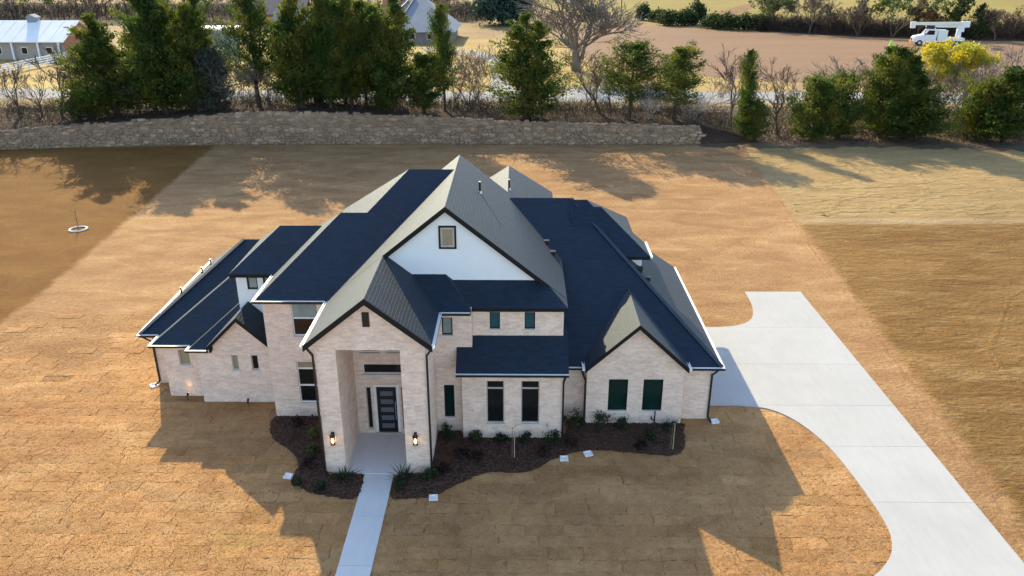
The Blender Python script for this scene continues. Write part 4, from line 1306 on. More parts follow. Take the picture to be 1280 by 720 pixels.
def juniper(seed, H=10.0, Rr=2.4, limbs=85, per=80, bare=0.12, shape=0.7, leaf=0.15, m='juniper', lean=0.0, tops=1, dens=1.0):
    """ragged evergreen: limbs leave the trunk, each carries a plume of small leaf faces"""
    r = random.Random(seed); g = np.random.default_rng(seed)
    segs = []
    trunk_top = []
    for t in range(tops):
        off = Vector((r.uniform(-.5, .5), r.uniform(-.3, .3), 0)) * (Rr * .8 if tops > 1 else 0)
        top = Vector((lean * H * r.uniform(.6, 1.2), r.uniform(-.3, .3), H * (1 if t == 0 else r.uniform(.78, .95)))) + off
        base = off * .25
        trunk_top.append((base, top))
        n = 6
        prev = base + Vector((0, 0, -.25))
        for k in range(1, n + 1):
            q = base.lerp(top, k / n) + Vector((r.uniform(-.1, .1), r.uniform(-.1, .1), 0)) * (1 - k / n)
            segs.append((prev, q, .20 * (1.05 - (k - 1) / n), .20 * (1.03 - k / n), 6))
            prev = q
    C, S, U = [], [], []
    lob = [r.uniform(0, 6.28) for _ in range(4)]
    for i in range(limbs):
        b, t_ = trunk_top[i % tops]
        h = bare + (1 - bare) * (i + r.random()) / limbs
        tt = (h - bare) / (1 - bare)
        a = r.uniform(0, 6.283)
        prof = (1 - tt) ** shape * min(1, .62 + tt / .25) * (1 + .22 * math.sin(2 * a + lob[0] + 3 * tt) + .15 * math.sin(3 * a + lob[1] + 7 * tt))
        L = max(.25, Rr * prof * r.uniform(.65, 1.15))
        o = b.lerp(t_, min(h, .97))
        el = r.uniform(.25, .75) + tt * .5
        d = Vector((math.cos(a) * math.cos(el), math.sin(a) * math.cos(el), math.sin(el)))
        tip = o + d * (L / max(.55, math.cos(el)))
        segs.append((o, tip, .05 * (1.1 - tt), .012, 4))
        n = int(per * dens * (0.35 + 0.65 * L / Rr) * r.uniform(.7, 1.3))
        f = g.uniform(.22, 1.08, n)
        cc = np.array(o)[None] + np.outer(f, np.array(tip - o))
        sp = .10 + .20 * L * (0.4 + .6 * np.sin(np.clip(f, 0, 1) * 3.0))
        cc += g.normal(size=(n, 3)) * sp[:, None] * [.75, .75, .62]
        C.append(cc); S.append(leaf * g.uniform(.6, 1.5, n)); U.append(np.tile(np.array(d) * .8 + [0, 0, .5], (n, 1)))
    C = np.concatenate(C); S = np.concatenate(S); U = np.concatenate(U)
    k = C[:, 2] > 0.15
    v, f = quads(C[k], S[k], g, U[k], .42)
    return np_mesh('crown', v, f, M[m]), seg_mesh('trunk', segs, M['bark_dark'])

def bare_tree(seed, H=8.0, spread=0.5, levels=5, stems=1, r0=.13, m='bark_grey', kids=(3, 4), twig=.011, drop=0.0, fork=0.35, leafm=None, nleaf=0, leaf=.16):
    """leafless tree grown branch by branch; thin last twigs; a few levels only"""
    r = random.Random(seed)
    trunk, crown, tips = [], [], []
    def grow(p, d, L, rad, lev):
        n = 3 if lev < 3 else 2
        q = p
        pts = [p]
        for k in range(n):
            d = (d + Vector((r.gauss(0, .13), r.gauss(0, .13), r.gauss(0.04, .08) - drop * lev * .05))).normalized()
            nq = q + d * (L / n)
            ra, rb = rad * (1 - .4 * k / n), rad * (1 - .4 * (k + 1) / n)
            (trunk if lev < 2 else crown).append((q, nq, max(ra, twig), max(rb, twig * .8), 6 if lev == 0 else 4 if lev < 3 else 3))
            q = nq; pts.append(q)
        if lev >= levels - 1:
            tips.append(q); return
        nk = r.randint(*kids) + (1 if lev == 0 else 0)
        for k in range(nk):
            a = r.uniform(0, 6.283)
            u = d.orthogonal().normalized(); w = d.cross(u)
            sp = spread * r.uniform(.7, 1.35)
            dd = (d * math.cos(sp) + (u * math.cos(a) + w * math.sin(a)) * math.sin(sp) + Vector((0, 0, .10))).normalized()
            st = pts[-1] if k < 2 else pts[r.randint(1, n)]
            grow(st, dd, L * r.uniform(.62, .88), rad * r.uniform(.48, .62), lev + 1)
    for s in range(stems):
        a = r.uniform(0, 6.283); t = 0 if stems == 1 else r.uniform(.1, .5)
        d = Vector((math.cos(a) * math.sin(t), math.sin(a) * math.sin(t), math.cos(t)))
        grow(Vector((math.cos(a) * .12, math.sin(a) * .12, -.25)) if stems > 1 else Vector((0, 0, -.25)), d, H * fork * (1 if stems == 1 else r.uniform(.8, 1.1)), r0 * (1 if stems == 1 else .6), 0)
    zmax = max(s[1].z for s in crown); k = H / zmax
    def sc(ss): return [(p * k, q * k, a, b, n) for p, q, a, b, n in ss]
    tm = seg_mesh('trunk', sc(trunk), M[m]); cm = seg_mesh('crown', sc(crown), M[m])
    lm = None
    if leafm:
        g = np.random.default_rng(seed)
        tp = np.array([tuple(t * k) for t in tips])
        idx = g.integers(0, len(tp), nleaf)
        c = tp[idx] + g.normal(size=(nleaf, 3)) * .28
        v, f = quads(c, leaf * g.uniform(.6, 1.4, nleaf), g)
        lm = np_mesh('leaves', v, f, M[leafm])
    return cm, tm, lm

def bush_tree(seed, rx, rz, n, leaf, m, trunk=True):
    v, f = leaf_ball(seed, n, rx, rz, leaf, .3)
    r = random.Random(seed)
    segs = []
    for k in range(7):
        a = k * .9 + seed
        segs.append((Vector((0, 0, -.2)), Vector((math.cos(a) * rx * .5, math.sin(a) * rx * .5, rz * r.uniform(.8, 1.2))), rx * .035, .02, 4))
    return np_mesh('crown', v, f, M[m]), seg_mesh('trunk', segs, M['bark_dark']), None

def plant(name, proto, x, y, z, sx, sz, rot, label, cat='tree', group=None):
    e = empty(name, (x, y, z)); e.rotation_euler = (0, 0, rot); e.scale = (sx, sx, sz)
    tag(e, label, cat, group)
    for me, nm in zip(proto, ('crown', 'trunk', 'leaves')):
        if me is None: continue
        o = bpy.data.objects.new(nm, me); col.objects.link(o); o.parent = e
    return e

J = [juniper(1, 10, 2.5, 130, 230, .06, .62, leaf=.125), juniper(2, 10, 2.5, 130, 230, .06, .80, tops=2, leaf=.125), juniper(3, 10, 2.4, 120, 230, .08, .5, leaf=.125),
     juniper(4, 10, 2.3, 110, 170, .18, .6, lean=.02, dens=.8, leaf=.12), juniper(5, 10, 2.5, 130, 240, .04, .72, tops=3, leaf=.125), juniper(6, 10, 2.5, 85, 190, .22, .42, lean=-.03, dens=.8, leaf=.125)]
JG = juniper(9, 6, 2.0, 90, 150, .02, .45, m='juniper_grey', leaf=.12)
JB = juniper(12, 6, 2.3, 90, 210, .02, .42, m='juniper', leaf=.12, tops=2)
# (x, y, z, height, half width, prototype, name, label)
ever = [
 (-44.4, 89.5, 2.54, 10.0, 3.4, 1, 'wide loose juniper right of the barn, leftmost tall evergreen'),
 (-38.9, 88.6, 2.76, 11.6, 2.9, 0, 'tall dark juniper, left one of the pair left of the grey bush'),
 (-35.5, 89.5, 3.0, 11.1, 2.8, 4, 'tall dark juniper, right one of the pair beside the grey bush'),
 (-29.0, 90, 3.45, 11.5, 2.5, 3, 'thin crowned tall juniper with bare lower branches right of the grey bush'),
 (-24.2, 89.5, 3.47, 11.8, 2.9, 1, 'tallest olive juniper in the middle of the left row'),
 (-20.7, 88.8, 3.37, 10.5, 2.2, 2, 'narrow juniper just right of the tallest olive one'),
 (-18.6, 90, 3.31, 10.8, 1.8, 0, 'slim pointed juniper, left of two slim ones'),
 (-17.2, 91, 3.24, 10.3, 1.8, 3, 'slim pointed juniper, right of two slim ones'),
 (-14.0, 88.6, 3.18, 10.9, 2.7, 4, 'dense juniper with foliage to the ground left of the grey roofed house'),
 (-8.2, 89.5, 2.92, 10.3, 1.5, 3, 'thin juniper in front of the grey roofed house'),
 (-10.4, 88.6, 3.02, 5.6, 1.9, 2, 'short juniper at the foot of the thin one before the grey house'),
 (1.0, 88.6, 2.51, 9.8, 3.0, 4, 'lone dense upright juniper in front of the street, centre of the picture'),
 (12.1, 89, 2.22, 7.8, 2.6, 5, 'round topped juniper, left of the pair above the wall end'),
 (17.2, 89, 2.09, 7.5, 2.6, 5, 'flat leaning juniper, right of the pair above the wall end'),
 (24.9, 88.5, 0.53, 8.9, 1.2, 3, 'very thin ivy covered evergreen right of the wall end'),
 (32.5, 88.5, 0.0, 6.3, 2.7, -1, 'low bushy evergreen, left lobe beside the big right juniper'),
 (36.1, 90, 0.0, 6.4, 2.3, -1, 'low bushy evergreen touching the big right juniper'),
 (40.5, 89.5, 0.0, 9.6, 3.0, 0, 'big right juniper with the pointed left top'),
 (43.6, 88.5, 0.0, 8.8, 3.5, 1, 'broad juniper just right of the big pointed one'),
 (51.0, 88.5, 0.0, 6.1, 2.3, -1, 'small round evergreen near the right picture edge'),
 (53.1, 87.5, 0.0, 7.6, 3.1, 2, 'juniper cut by the right picture edge'),
 (-46.9, 88.3, 2.43, 3.2, 2.4, -1, 'low evergreen bush at the foot of the leftmost tall juniper'),
 (-42.0, 93, 2.5, 9.0, 2.4, 2, 'dark juniper filling the gap behind the two leftmost tall ones'),
 (-37.9, 94, 2.5, 9.6, 2.4, 0, 'dark juniper behind the gap of the tall dark pair'),
 (-23.2, 93.5, 3.0, 9.4, 2.3, 4, 'juniper behind and right of the tallest olive one'),
 (-20.2, 94, 2.8, 10.0, 2.0, 0, 'juniper behind the narrow one in the left row'),
 (-16.2, 93, 2.9, 10.0, 2.2, 2, 'juniper behind the two slim pointed ones'),
 (42.3, 93, 0, 8.4, 2.6, 4, 'juniper behind the gap between the two big right ones'),
 (25.7, 88, 0.32, 3.9, 1.8, -1, 'low green bush at the base of the thin ivy covered evergreen'),
]
rr = random.Random(5)
for (x, y, z, h, hw, k, lb) in ever:
    if k >= 0: plant('juniper_tree', J[k], x, y, z, hw / (1.85 if x < 20 else 2.0), h / (9.3 if x < 3 else 9.9), rr.uniform(0, 6.28), lb, 'tree', 'evergreens in the row behind the wall')
    else: plant('juniper_bush', JB, x, y, z, hw / 2.0, h / 6.0, rr.uniform(0, 6.28), lb, 'bush', 'evergreens in the row behind the wall')
plant('grey_bush', JG, -33.0, 88.6, 3.2, 1.2, 1.03, 1.0, 'tall dull grey leaved bush between the dark junipers', 'bush')

B = [bare_tree(1, 8, .45, 6, 1, .15, 'bark_brown', (3, 3), twig=.022), bare_tree(2, 8, .5, 6, 2, .14, 'bark_grey', (3, 3), twig=.022), bare_tree(3, 8, .38, 6, 1, .14, 'bark_brown', (3, 3), twig=.022),
     bare_tree(4, 8, .6, 6, 3, .15, 'bark_grey', (3, 3), twig=.022), bare_tree(5, 4.5, .55, 6, 6, .10, 'bark_pale', (2, 3), twig=.018, fork=.3)]
bare = [
 (-56.1, 90, 6.9, 0, 'bare tree at the left picture edge below the barn'), (-54.2, 91, 5.6, 2, 'short bare tree, second from the left edge below the barn'),
 (-52.6, 92, 7.9, 2, 'bare tree below the barn, third from the left edge'), (-50.8, 91, 7.4, 0, 'bare forked tree below the right end of the barn fence'),
 (-49.3, 90, 5.8, 2, 'slender bent bare tree left of the leftmost juniper'),
 (-30.1, 90, 5.6, 3, 'dark branching bare tree left of the tallest olive juniper'), (-27.9, 91, 5.4, 1, 'bare tree leaning under the tallest olive juniper'),
 (-12.3, 100, 9.1, 1, 'grey bare tree behind the short juniper'), (-6.0, 99, 8.3, 3, 'hazy grey spreading bare tree left of the lone juniper'),
 (-4.3, 92, 5.2, 2, 'small bare tree just left of the lone juniper'), (-7.4, 91, 4.6, 0, 'small bare tree right of the thin juniper'),
 (4.4, 92, 4.6, 2, 'small bare tree before the street right of the lone juniper'), (7.6, 91.5, 4.6, 0, 'small bare tree before the street below the big oak'),
 (9.3, 92, 8.6, 0, 'tall bare tree left of the round topped juniper'), (11.0, 96, 6.6, 2, 'bare tree behind the round topped juniper'),
 (16.5, 95, 8.0, 0, 'tall bare tree between the two junipers above the wall end'), (21.0, 94, 5.2, 1, 'bare tree just right of the flat leaning juniper'),
 (25.0, 95, 8.9, 0, 'tall bare tree beside the thin ivy covered evergreen'), (29.5, 91, 8.6, 2, 'tall bare tree left of the low bushy evergreens'),
 (32.4, 93, 7.3, 2, 'bare tree rising behind the low bushy evergreens'), (38.5, 94, 9.2, 0, 'bare tree behind the low bushes left of the big right juniper'),
 (40.4, 96, 8.4, 1, 'bare tree behind the big right juniper'), (51.0, 100, 7.0, 1, 'grey bare tree below the yellow tree'),
 (54.3, 98, 8.2, 3, 'spreading grey bare tree near the right edge'), (59.1, 101, 8.6, 1, 'bare tree at the right picture edge'),
 (48.2, 95, 6.4, 2, 'thin bare tree right of the broad juniper'), (-43.2, 91, 5.0, 3, 'bare undergrowth tree between the leftmost junipers'),
]
for i, (x, y, h, k, lb) in enumerate(bare):
    s = h / 8.0
    plant('bare_tree', B[k], x, y, bank_z(x, y), s * rr.uniform(1.1, 1.35), s, rr.uniform(0, 6.28), lb, 'tree', 'leafless trees in the row behind the wall')
plant('pale_shrub', B[4], 14.4, 89, 2.16, 1.0, 1.0, .4, 'pale grey leafless shrub between the pair of junipers above the wall end', 'shrub')
plant('pale_shrub', B[4], 19.6, 90.5, 1.7, .8, .8, 2.4, 'small pale leafless shrub at the end of the wall', 'shrub')
Yt = bare_tree(31, 9.3, .55, 6, 3, .13, 'bark_grey', (2, 3), leafm='yellow_leaf', nleaf=12000, leaf=.17)
plant('yellow_tree', Yt, 53.5, 103, 0, 1.05, 1.0, .3, 'yellow leaved tree in front of the utility truck')
Oak = bare_tree(44, 14.5, .55, 7, 1, .50, 'bark_grey', (3, 4), twig=.028, fork=.2)
plant('bare_oak', Oak, 10.0, 144, 0, 1.9, 1.08, 1.2, 'large spreading bare oak across the street')

# undergrowth below the tree row
g = np.random.default_rng(3)
segs = []
r = random.Random(61)
for i in range(9000):
    x = r.uniform(-66, 70); y = r.uniform(wall_y(min(x, 19)) + 1.2 if x < 19.5 else 86.5, 106)
    if r.random() < .35 and y > 98: continue
    z = bank_z(x, y) if x < 27 else 0
    h = r.uniform(.4, 1.7) * (1.3 if x < 20 else 1)
    p = Vector((x, y, z - .05)); d = Vector((r.gauss(0, .45), r.gauss(0, .45), 1)).normalized()
    q = p + d * h
    segs.append((p, q, .022, .01, 3))
    for k in range(3):
        t = r.uniform(.4, .9)
        segs.append((p.lerp(q, t), p.lerp(q, t) + Vector((r.gauss(0, .35), r.gauss(0, .35), r.uniform(.1, .5))), .012, .006, 3))
o = bpy.data.objects.new('undergrowth', seg_mesh('undergrowth', segs, M['twig_stuff'])); link(o)
tag(o, 'dry brown brush growing beneath the tree row', 'brush', None, 'stuff')
n = 16000
c = np.stack([g.uniform(-60, 70, n), g.uniform(87.5, 107, n), np.zeros(n)], 1)
cl = np.sin(c[:, 0] * .9) * np.sin(c[:, 1] * .8 + c[:, 0] * .23) + g.normal(size=n) * .3
c = c[cl > .25]
c[:, 2] = [bank_z(a, b) if a < 27 else 0 for a, b in c[:, :2]]
c[:, 2] += np.abs(g.normal(size=len(c))) * .45 + .05
v, f = quads(c, g.uniform(.08, .2, len(c)), g)
o = bpy.data.objects.new('ground_cover', np_mesh('ground_cover', v, f, M['hedge'])); link(o)
tag(o, 'low green leaves scattered under the tree row', 'ground cover', None, 'stuff')

# hedge row and far evergreens beyond the tan field
HB = [bush_tree(k, 2.6, 2.2, 2600, .30, 'hedge') for k in (71, 72, 73)]
OB = bush_tree(75, 7.5, 6.0, 9000, .5, 'oak_blue')
for i, (x, y, h, w, lb) in enumerate([
    (37.4, 254, 6.0, 2.2, 'tall narrow bush, leftmost of the far hedge row'), (41.0, 248, 4.4, 2.6, 'round bush, second from left in the far hedge row'),
    (42.0, 236, 5.0, 3.0, 'dark bush in front of the left half of the far hedge row'), (46.5, 236, 5.4, 3.0, 'dark bush in the middle of the left hedge half'),
    (50.3, 240, 8.0, 2.6, 'tallest bush at the gap of the far hedge row'), (52.2, 226, 4.6, 2.8, 'first bush right of the hedge gap'),
    (55.6, 224, 5.2, 3.2, 'second bush right of the hedge gap'), (59.6, 223, 5.0, 3.4, 'third bush right of the hedge gap'), (64.0, 224, 4.6, 3.0, 'bush at the right end of the far hedge row')]):
    plant('hedge_bush', HB[i % 3], x, y, 0, w / 2.4, h / 4.4, i * 1.3, lb, 'bush', 'dark bushes of the far hedge row')
plant('evergreen_oak', OB, -4.6, 238, 0, 1.15, 1.15, .5, 'large round blue green tree behind the drive at the top')

# far woodland: many single trees
FB = [bare_tree(51, 10, .5, 6, 1, .24, 'bark_brown', (3, 4), twig=.045), bare_tree(52, 10, .6, 6, 2, .2, 'bark_brown', (3, 3), twig=.045), bare_tree(53, 9, .5, 6, 3, .18, 'bark_brown', (3, 3), twig=.045)]
FR = bare_tree(57, 10, .4, 5, 1, .22, 'bark_brown', (3, 3), twig=.04, leafm='rust_leaf', nleaf=2600, leaf=.3)
FJ = juniper(58, 10, 3, 60, 50, .04, .6, leaf=.34, m='hedge')
FG = bare_tree(59, 10, .5, 5, 2, .2, 'bark_grey', (3, 3), twig=.03, leafm='bright_leaf', nleaf=1500, leaf=.35)
ordn = ['first', 'second', 'third', 'fourth', 'fifth', 'sixth', 'seventh', 'eighth', 'ninth', 'tenth', 'eleventh', 'twelfth', 'thirteenth', 'fourteenth', 'fifteenth', 'sixteenth', 'seventeenth', 'eighteenth', 'nineteenth', 'twentieth']
r = random.Random(99)
row = sorted([(66 + 84 * (i + r.uniform(-.35, .35)) / 20, i) for i in range(20)])
for i, (x, _) in enumerate(row):
    y = float(np.interp(x, [64, 86, 116, 150], [219, 204, 195, 190])) + r.uniform(0, 9)
    kd = r.choice(('bare', 'bare', 'bare', 'green', 'ever'))
    if abs(x - 96) < 3: kd = 'rust'
    if abs(x - 104) < 2.4: kd = 'ever'
    pr = {'bare': FB[r.randrange(3)], 'green': FG, 'ever': FJ, 'rust': FR}[kd]
    h = r.uniform(7, 11)
    ds = {'bare': 'leafless grey tree', 'green': 'half bare greenish tree', 'ever': 'dark evergreen', 'rust': 'rust coloured tree'}[kd]
    plant('woodland_tree', pr, x, y, 0, h / 9, h / 10, r.uniform(0, 6), ds + ', ' + ordn[i] + ' from the left in the wood edge behind the truck', 'tree', 'trees of the wood edge beyond the field')
row = sorted([(-190 + 175 * (i + r.uniform(-.35, .35)) / 20, i) for i in range(20)])
for i, (x, _) in enumerate(row):
    y = r.uniform(232, 285)
    if -60 < x < -12: y += 20
    kd = r.choice(('bare', 'bare', 'bare', 'green', 'rust'))
    pr = {'bare': FB[r.randrange(3)], 'green': FG, 'rust': FR}[kd]
    h = r.uniform(10, 15)
    ds = {'bare': 'leafless grey tree', 'green': 'half bare greenish tree', 'rust': 'rust coloured tree'}[kd]
    plant('woodland_tree', pr, x, y, 0, h / 9, h / 10, r.uniform(0, 6), ds + ', ' + ordn[i] + ' from the left in the wood behind the barn and houses', 'tree', 'trees of the wood behind the barn')
segs = []
for i in range(9000):
    if i % 2: x = r.uniform(62, 155); y = float(np.interp(x, [64, 86, 116, 150], [220, 206, 197, 192])) + r.uniform(-1, 14)
    else: x = r.uniform(-200, -10); y = r.uniform(245, 300)
    h = r.uniform(1.0, 4.0); p = Vector((x, y, -.05)); q = p + Vector((r.gauss(0, .5), r.gauss(0, .5), h))
    segs.append((p, q, .06, .03, 3))
    for k in range(4):
        t = r.uniform(.3, .95)
        segs.append((p.lerp(q, t), p.lerp(q, t) + Vector((r.gauss(0, .8), r.gauss(0, .8), r.uniform(.2, 1.2))), .035, .015, 3))
o = bpy.data.objects.new('thicket', seg_mesh('thicket', segs, M['twig_stuff'])); link(o)
tag(o, 'tangled brown thicket filling the far wood edges', 'thicket', None, 'stuff')
sheet('wood_floor', [(62, 216), (86, 202), (116, 193), (170, 188), (190, 215), (110, 232), (66, 246)], 0.016, M['litter'], 4, 0.6, label='dark leaf strewn ground along the far wood edge', seed=13)
sheet('wood_floor', [(-260, 238), (-66, 232), (-20, 246), (4, 262), (-10, 330), (-260, 340)], 0.016, M['litter'], 6, 1.0, label='dark leaf strewn ground of the wood behind the barn', seed=15)
sheet('barnyard', [(-150, 118.5), (-70, 116), (-60, 150), (-70, 172), (-160, 176)], 0.008, M['far_lawn'], 5, 0.5, label='golden grass yard in front of the white roofed barn', seed=14)

# ------------------------------------------------------------------ buildings beyond the street
barn = empty('barn', (-100, 164, 0), True); tag(barn, 'long low barn with white metal roof at the upper left', 'barn')
XR, X0 = -86.7, -128
MB().box(X0, XR - .6, 158.6, 171.4, 0, 3.3).build('wall', plain('pale_barn_wall', (.36, .31, .27), .9, .2), barn)
fix_normals(MB().poly_prism([(158.6, 3.3), (171.4, 3.3), (165, 6.2)], 0, XR - .9, XR - .55).build('gable_wall', M['red_brick'], barn))
fix_normals(MB().poly_prism([(158.55, 0), (171.45, 0), (171.45, 3.3), (158.55, 3.3)], 0, XR - .6, XR - .52).build('end_wall', M['red_brick'], barn))
fix_normals(MB().poly_prism([(157.6, 3.25), (165, 6.55), (172.4, 3.25), (172.4, 3.4), (165, 6.72), (157.6, 3.4)], 0, X0, XR).build('roof', M['white_metal_roof'], barn))
for k in range(18):
    x = X0 + .5 + k * (XR - X0 - 1) / 17
    MB().bar((x, 157.65, 3.43), (x, 164.9, 6.70), .06, .02).build('roof_rib', M['white_metal_roof'], barn)
cu = MB().box(-96.6, -94.9, 164.2, 165.8, 6.0, 7.3).build('cupola', M['grey_roof'], barn)
fix_normals(MB().poly_prism([(-96.8, 7.3), (-94.7, 7.3), (-95.75, 7.9)], 1, 164.0, 166.0).build('cap', M['grey_roof'], cu))
for x in (-88, -92, -97, -102, -107):
    MB().box(x - .15, x + .15, 157.9, 158.2, 0, 3.28).build('post', M['white_paint'], barn)
for x in (-90.2, -95, -100):
    w = MB().box(x - .6, x + .6, 158.5, 158.62, 1.0, 2.3).build('window', M['frame_white'], barn)
    MB().box(x - .5, x + .5, 158.46, 158.5, 1.1, 2.2).build('pane', M['glass'], w)

fence = empty('rail_fence', (-86.5, 147, 0), True); tag(fence, 'white four rail ranch fence in front of the barn', 'fence')
pa, pb, pc = Vector((-85.5, 158, 0)), Vector((-87.3, 136.8, 0)), Vector((-100, 128, 0))
def run(a, b, n):
    for k in range(n + 1):
        p = a.lerp(b, k / n)
        MB().box(p.x - .08, p.x + .08, p.y - .08, p.y + .08, -.05, 1.75).build('post', M['white_paint'], fence)
    for z in (.45, .85, 1.25, 1.62):
        MB().bar(a + Vector((0, 0, z)), b + Vector((0, 0, z)), .06, .2).build('rail', M['white_paint'], fence)
run(pa, pb, 8); run(pb, pc, 6)

hs = empty('neighbour_house', (-24, 200, 0), True); tag(hs, 'house with blue grey roof and red brick chimney behind the tree row', 'house')
MB().box(-33, -15.2, 187, 207, 0, 2.6).build('wall', M['barn_wall'], hs)
bm_pts = [(-34, 186), (-14.2, 186), (-14.2, 208), (-34, 208)]
v = [(x, y, 2.6) for x, y in bm_pts] + [(-25.5, 201, 9.4), (-22.5, 201, 9.4)]
mesh_obj('roof', v, [(0, 1, 5, 4), (1, 2, 5), (2, 3, 4, 5), (3, 0, 4), (3, 2, 1, 0)], M['grey_roof'], hs)
for (a, b) in (((-31.0, 187.5, 3.5), (-26.0, 199.0, 8.6)), ((-28.0, 186.6, 3.1), (-24.6, 200.0, 9.1))):
    MB().bar(a, b, .25, .22).build('valley', M['frame_dark'], hs)
ch = MB().box(-32.8, -29.6, 203, 204.6, 0, 8.6).build('chimney', M['red_brick'], hs)
MB().box(-33.0, -29.4, 202.8, 204.8, 8.6, 8.9).build('cap', M['frame_white'], ch)
for x in (-28, -24, -20):
    w = MB().box(x - .7, x + .7, 186.9, 187.05, .9, 2.3).build('window', M['frame_white'], hs)
    MB().box(x - .6, x + .6, 186.86, 186.9, 1.0, 2.2).build('pane', M['glass'], w)
h2 = empty('long_house', (-46, 212, 0), True); tag(h2, 'long low grey roofed house mostly hidden by the junipers', 'house')
MB().box(-60, -35, 207, 217, 0, 3).build('wall', M['barn_wall'], h2)
fix_normals(MB().poly_prism([(206, 2.95), (212, 6.2), (218, 2.95), (218, 3.1), (212, 6.4), (206, 3.1)], 0, -61, -34).build('roof', M['grey_roof'], h2))
for x in (-57, -52, -47, -42, -37):
    w = MB().box(x - .7, x + .7, 206.9, 207.05, .9, 2.3).build('window', M['frame_white'], h2)
    MB().box(x - .6, x + .6, 206.86, 206.9, 1.0, 2.2).build('pane', M['glass'], w)
sh = empty('white_shed', (-60, 167, 0), True); tag(sh, 'small pale shed with white flat roof between the left junipers', 'shed')
MB().box(-63.6, -57.2, 165, 170, 0, 4.9).build('wall', M['grey_roof'], sh)
MB().box(-64.2, -56.6, 164.3, 170.5, 4.9, 5.3).build('roof', M['white_metal_roof'], sh)
MB().box(-62.6, -58.2, 162.5, 165, 0, 1.5).build('lean_to', M['white_metal_roof'], sh)
d_ = MB().box(-61.4, -59.6, 164.9, 165.0, 1.5, 4.0).build('door', M['barn_wall'], sh)
h3 = empty('brown_house', (-70, 236, 0), True); tag(h3, 'far house with dull red roof above the left junipers', 'house')
MB().box(-78, -60, 232, 242, 0, 3.2).build('wall', M['red_brick'], h3)
fix_normals(MB().poly_prism([(231, 3.1), (237, 6.6), (243, 3.1), (243, 3.3), (237, 6.8), (231, 3.3)], 0, -79, -59).build('roof', plain('dull_red_roof', (.30, .20, .18), .9), h3))
for x in (-75, -70, -64):
    w = MB().box(x - .7, x + .7, 231.9, 232.05, .9, 2.3).build('window', M['frame_white'], h3)
    MB().box(x - .6, x + .6, 231.86, 231.9, 1.0, 2.2).build('pane', M['glass'], w)
pole = empty('utility_pole', (30.3, 251, 0)); tag(pole, 'thin wooden utility pole left of the far hedge row', 'pole')
MB().tube((0, 0, -.2), (0, 0, 11), .16, .11, 8).build('shaft', M['bark_dark'], pole)
MB().box(-1.2, 1.2, -.07, .07, 10, 10.2).build('crossarm', M['bark_dark'], pole)

# ------------------------------------------------------------------ utility truck
tk = empty('bucket_truck', (92.5, 185, 0)); tk.rotation_euler = (0, 0, R(-14)); tk.scale = (1.15, 1.15, 1.2); tag(tk, 'white utility bucket truck parked at the far field edge', 'truck')
# local x: front at -x
MB().box(-4.0, 4.0, -.45, .45, .55, .8).build('chassis', M['dark_metal'], tk)
mb = MB(); mb.poly_prism([(-4.6, .6), (-2.1, .6), (-2.1, 1.95), (-2.9, 1.9), (-4.3, 1.6), (-4.6, 1.3)], 1, -1.1, 1.1); hd = fix_normals(mb.build('hood', M['truck_white'], tk))
MB().box(-4.63, -4.6, -.7, .7, .75, 1.3).build('grille', M['dark_metal'], hd)
mb = MB(); mb.poly_prism([(-2.9, .6), (-.6, .6), (-.6, 2.9), (-2.2, 2.9), (-2.9, 1.92)], 1, -1.15, 1.15); cb = fix_normals(mb.build('cab', M['truck_white'], tk))
mb = MB(); mb.poly_prism([(-2.86, 2.0), (-2.78, 2.0), (-2.18, 2.84), (-2.26, 2.84)], 1, -1.0, 1.0); fix_normals(mb.build('windshield', M['glass'], cb))
for s in (-1, 1):
    mb = MB(); mb.poly_prism([(-2.5, 1.95), (-1.0, 1.95), (-1.0, 2.7), (-2.05, 2.7)], 1, s * 1.16 - .015, s * 1.16 + .015); fix_normals(mb.build('side_window', M['glass'], cb))
    MB().box(-4.64, -4.55, s * .85 - .15, s * .85 + .15, 1.0, 1.25).build('headlight', M['frame_white'], hd)
    MB().box(-2.75, -2.6, s * 1.3 - .08, s * 1.3 + .08, 1.9, 2.3).build('mirror', M['dark_metal'], cb)
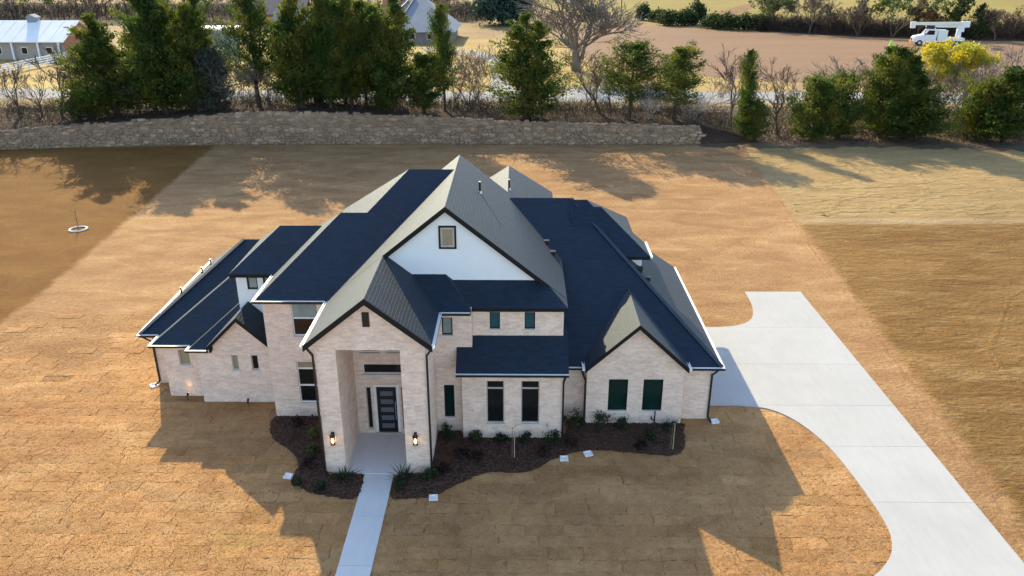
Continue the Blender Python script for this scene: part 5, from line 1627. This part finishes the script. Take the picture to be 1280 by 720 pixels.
MB().box(-4.85, -4.62, -1.15, 1.15, .5, .8).build('bumper', M['orange'], tk)
for s in (-1, 1):
    bo = MB().box(-.35, 1.3, s * .85 - .3, s * .85 + .3, .75, 2.75).box(1.3, 4.4, s * .85 - .3, s * .85 + .3, .95, 1.45).build('utility_body', M['truck_white'], tk)
    for k in range(4):
        x = (-.3, .5, 1.4, 2.9)[k]
        MB().box(x, x + (.72, .72, 1.3, 1.3)[k], s * 1.165 - .012, s * 1.165 + .012, .95 if k < 2 else 1.0, 2.6 if k < 2 else 1.4).build('locker_door', M['frame_white'], bo)
    for x in (-3.35, 2.4, 3.2):
        wl_ = MB().tube((x, s * .8, .5), (x, s * 1.12, .5), .5, .5, 16).build('wheel', M['tyre'], tk)
        MB().tube((x, s * 1.0, .5), (x, s * 1.14, .5), .27, .24, 12).build('rim', M['steel'], wl_)
MB().box(-.4, 4.6, -.55, .55, .8, 1.2).build('deck', M['dark_metal'], tk)
tu = MB().tube((3.4, 0, 1.2), (3.4, 0, 2.6), .55, .45, 12).build('turret', M['truck_white'], tk)
MB().box(3.0, 4.2, -.35, .35, 2.5, 3.6).build('boom_pivot', M['truck_white'], tu)
lb_ = MB().bar((3.9, 0, 3.95), (-4.6, 0, 3.75), .42, .5).build('boom', M['boom_white'], tk)
MB().bar((4.6, .1, 3.4), (-2.5, .1, 3.35), .34, .36).build('upper_boom', M['boom_white'], lb_)
MB().box(3.6, 5.0, -.4, .4, 3.3, 4.3).build('knuckle', M['truck_white'], lb_)
mb = MB(); mb.tube((-4.9, -.3, 3.0), (-4.9, -.3, 4.1), .45, .55, 12); mb.build('bucket', M['truck_white'], tk)
MB().box(-2.4, -1.0, -.3, .3, 2.9, 3.5).build('boom_rest', M['dark_metal'], tk)
mk = empty('marker_cone', (82.2, 184.6, 0)); tag(mk, 'small bright lime green marker standing left of the truck', 'marker')
MB().box(-.45, .45, -.45, .45, 0, .06).build('foot', M['lime'], mk)
MB().tube((0, 0, .05), (0, 0, 1.2), .42, .12, 12).build('cone', M['lime'], mk)
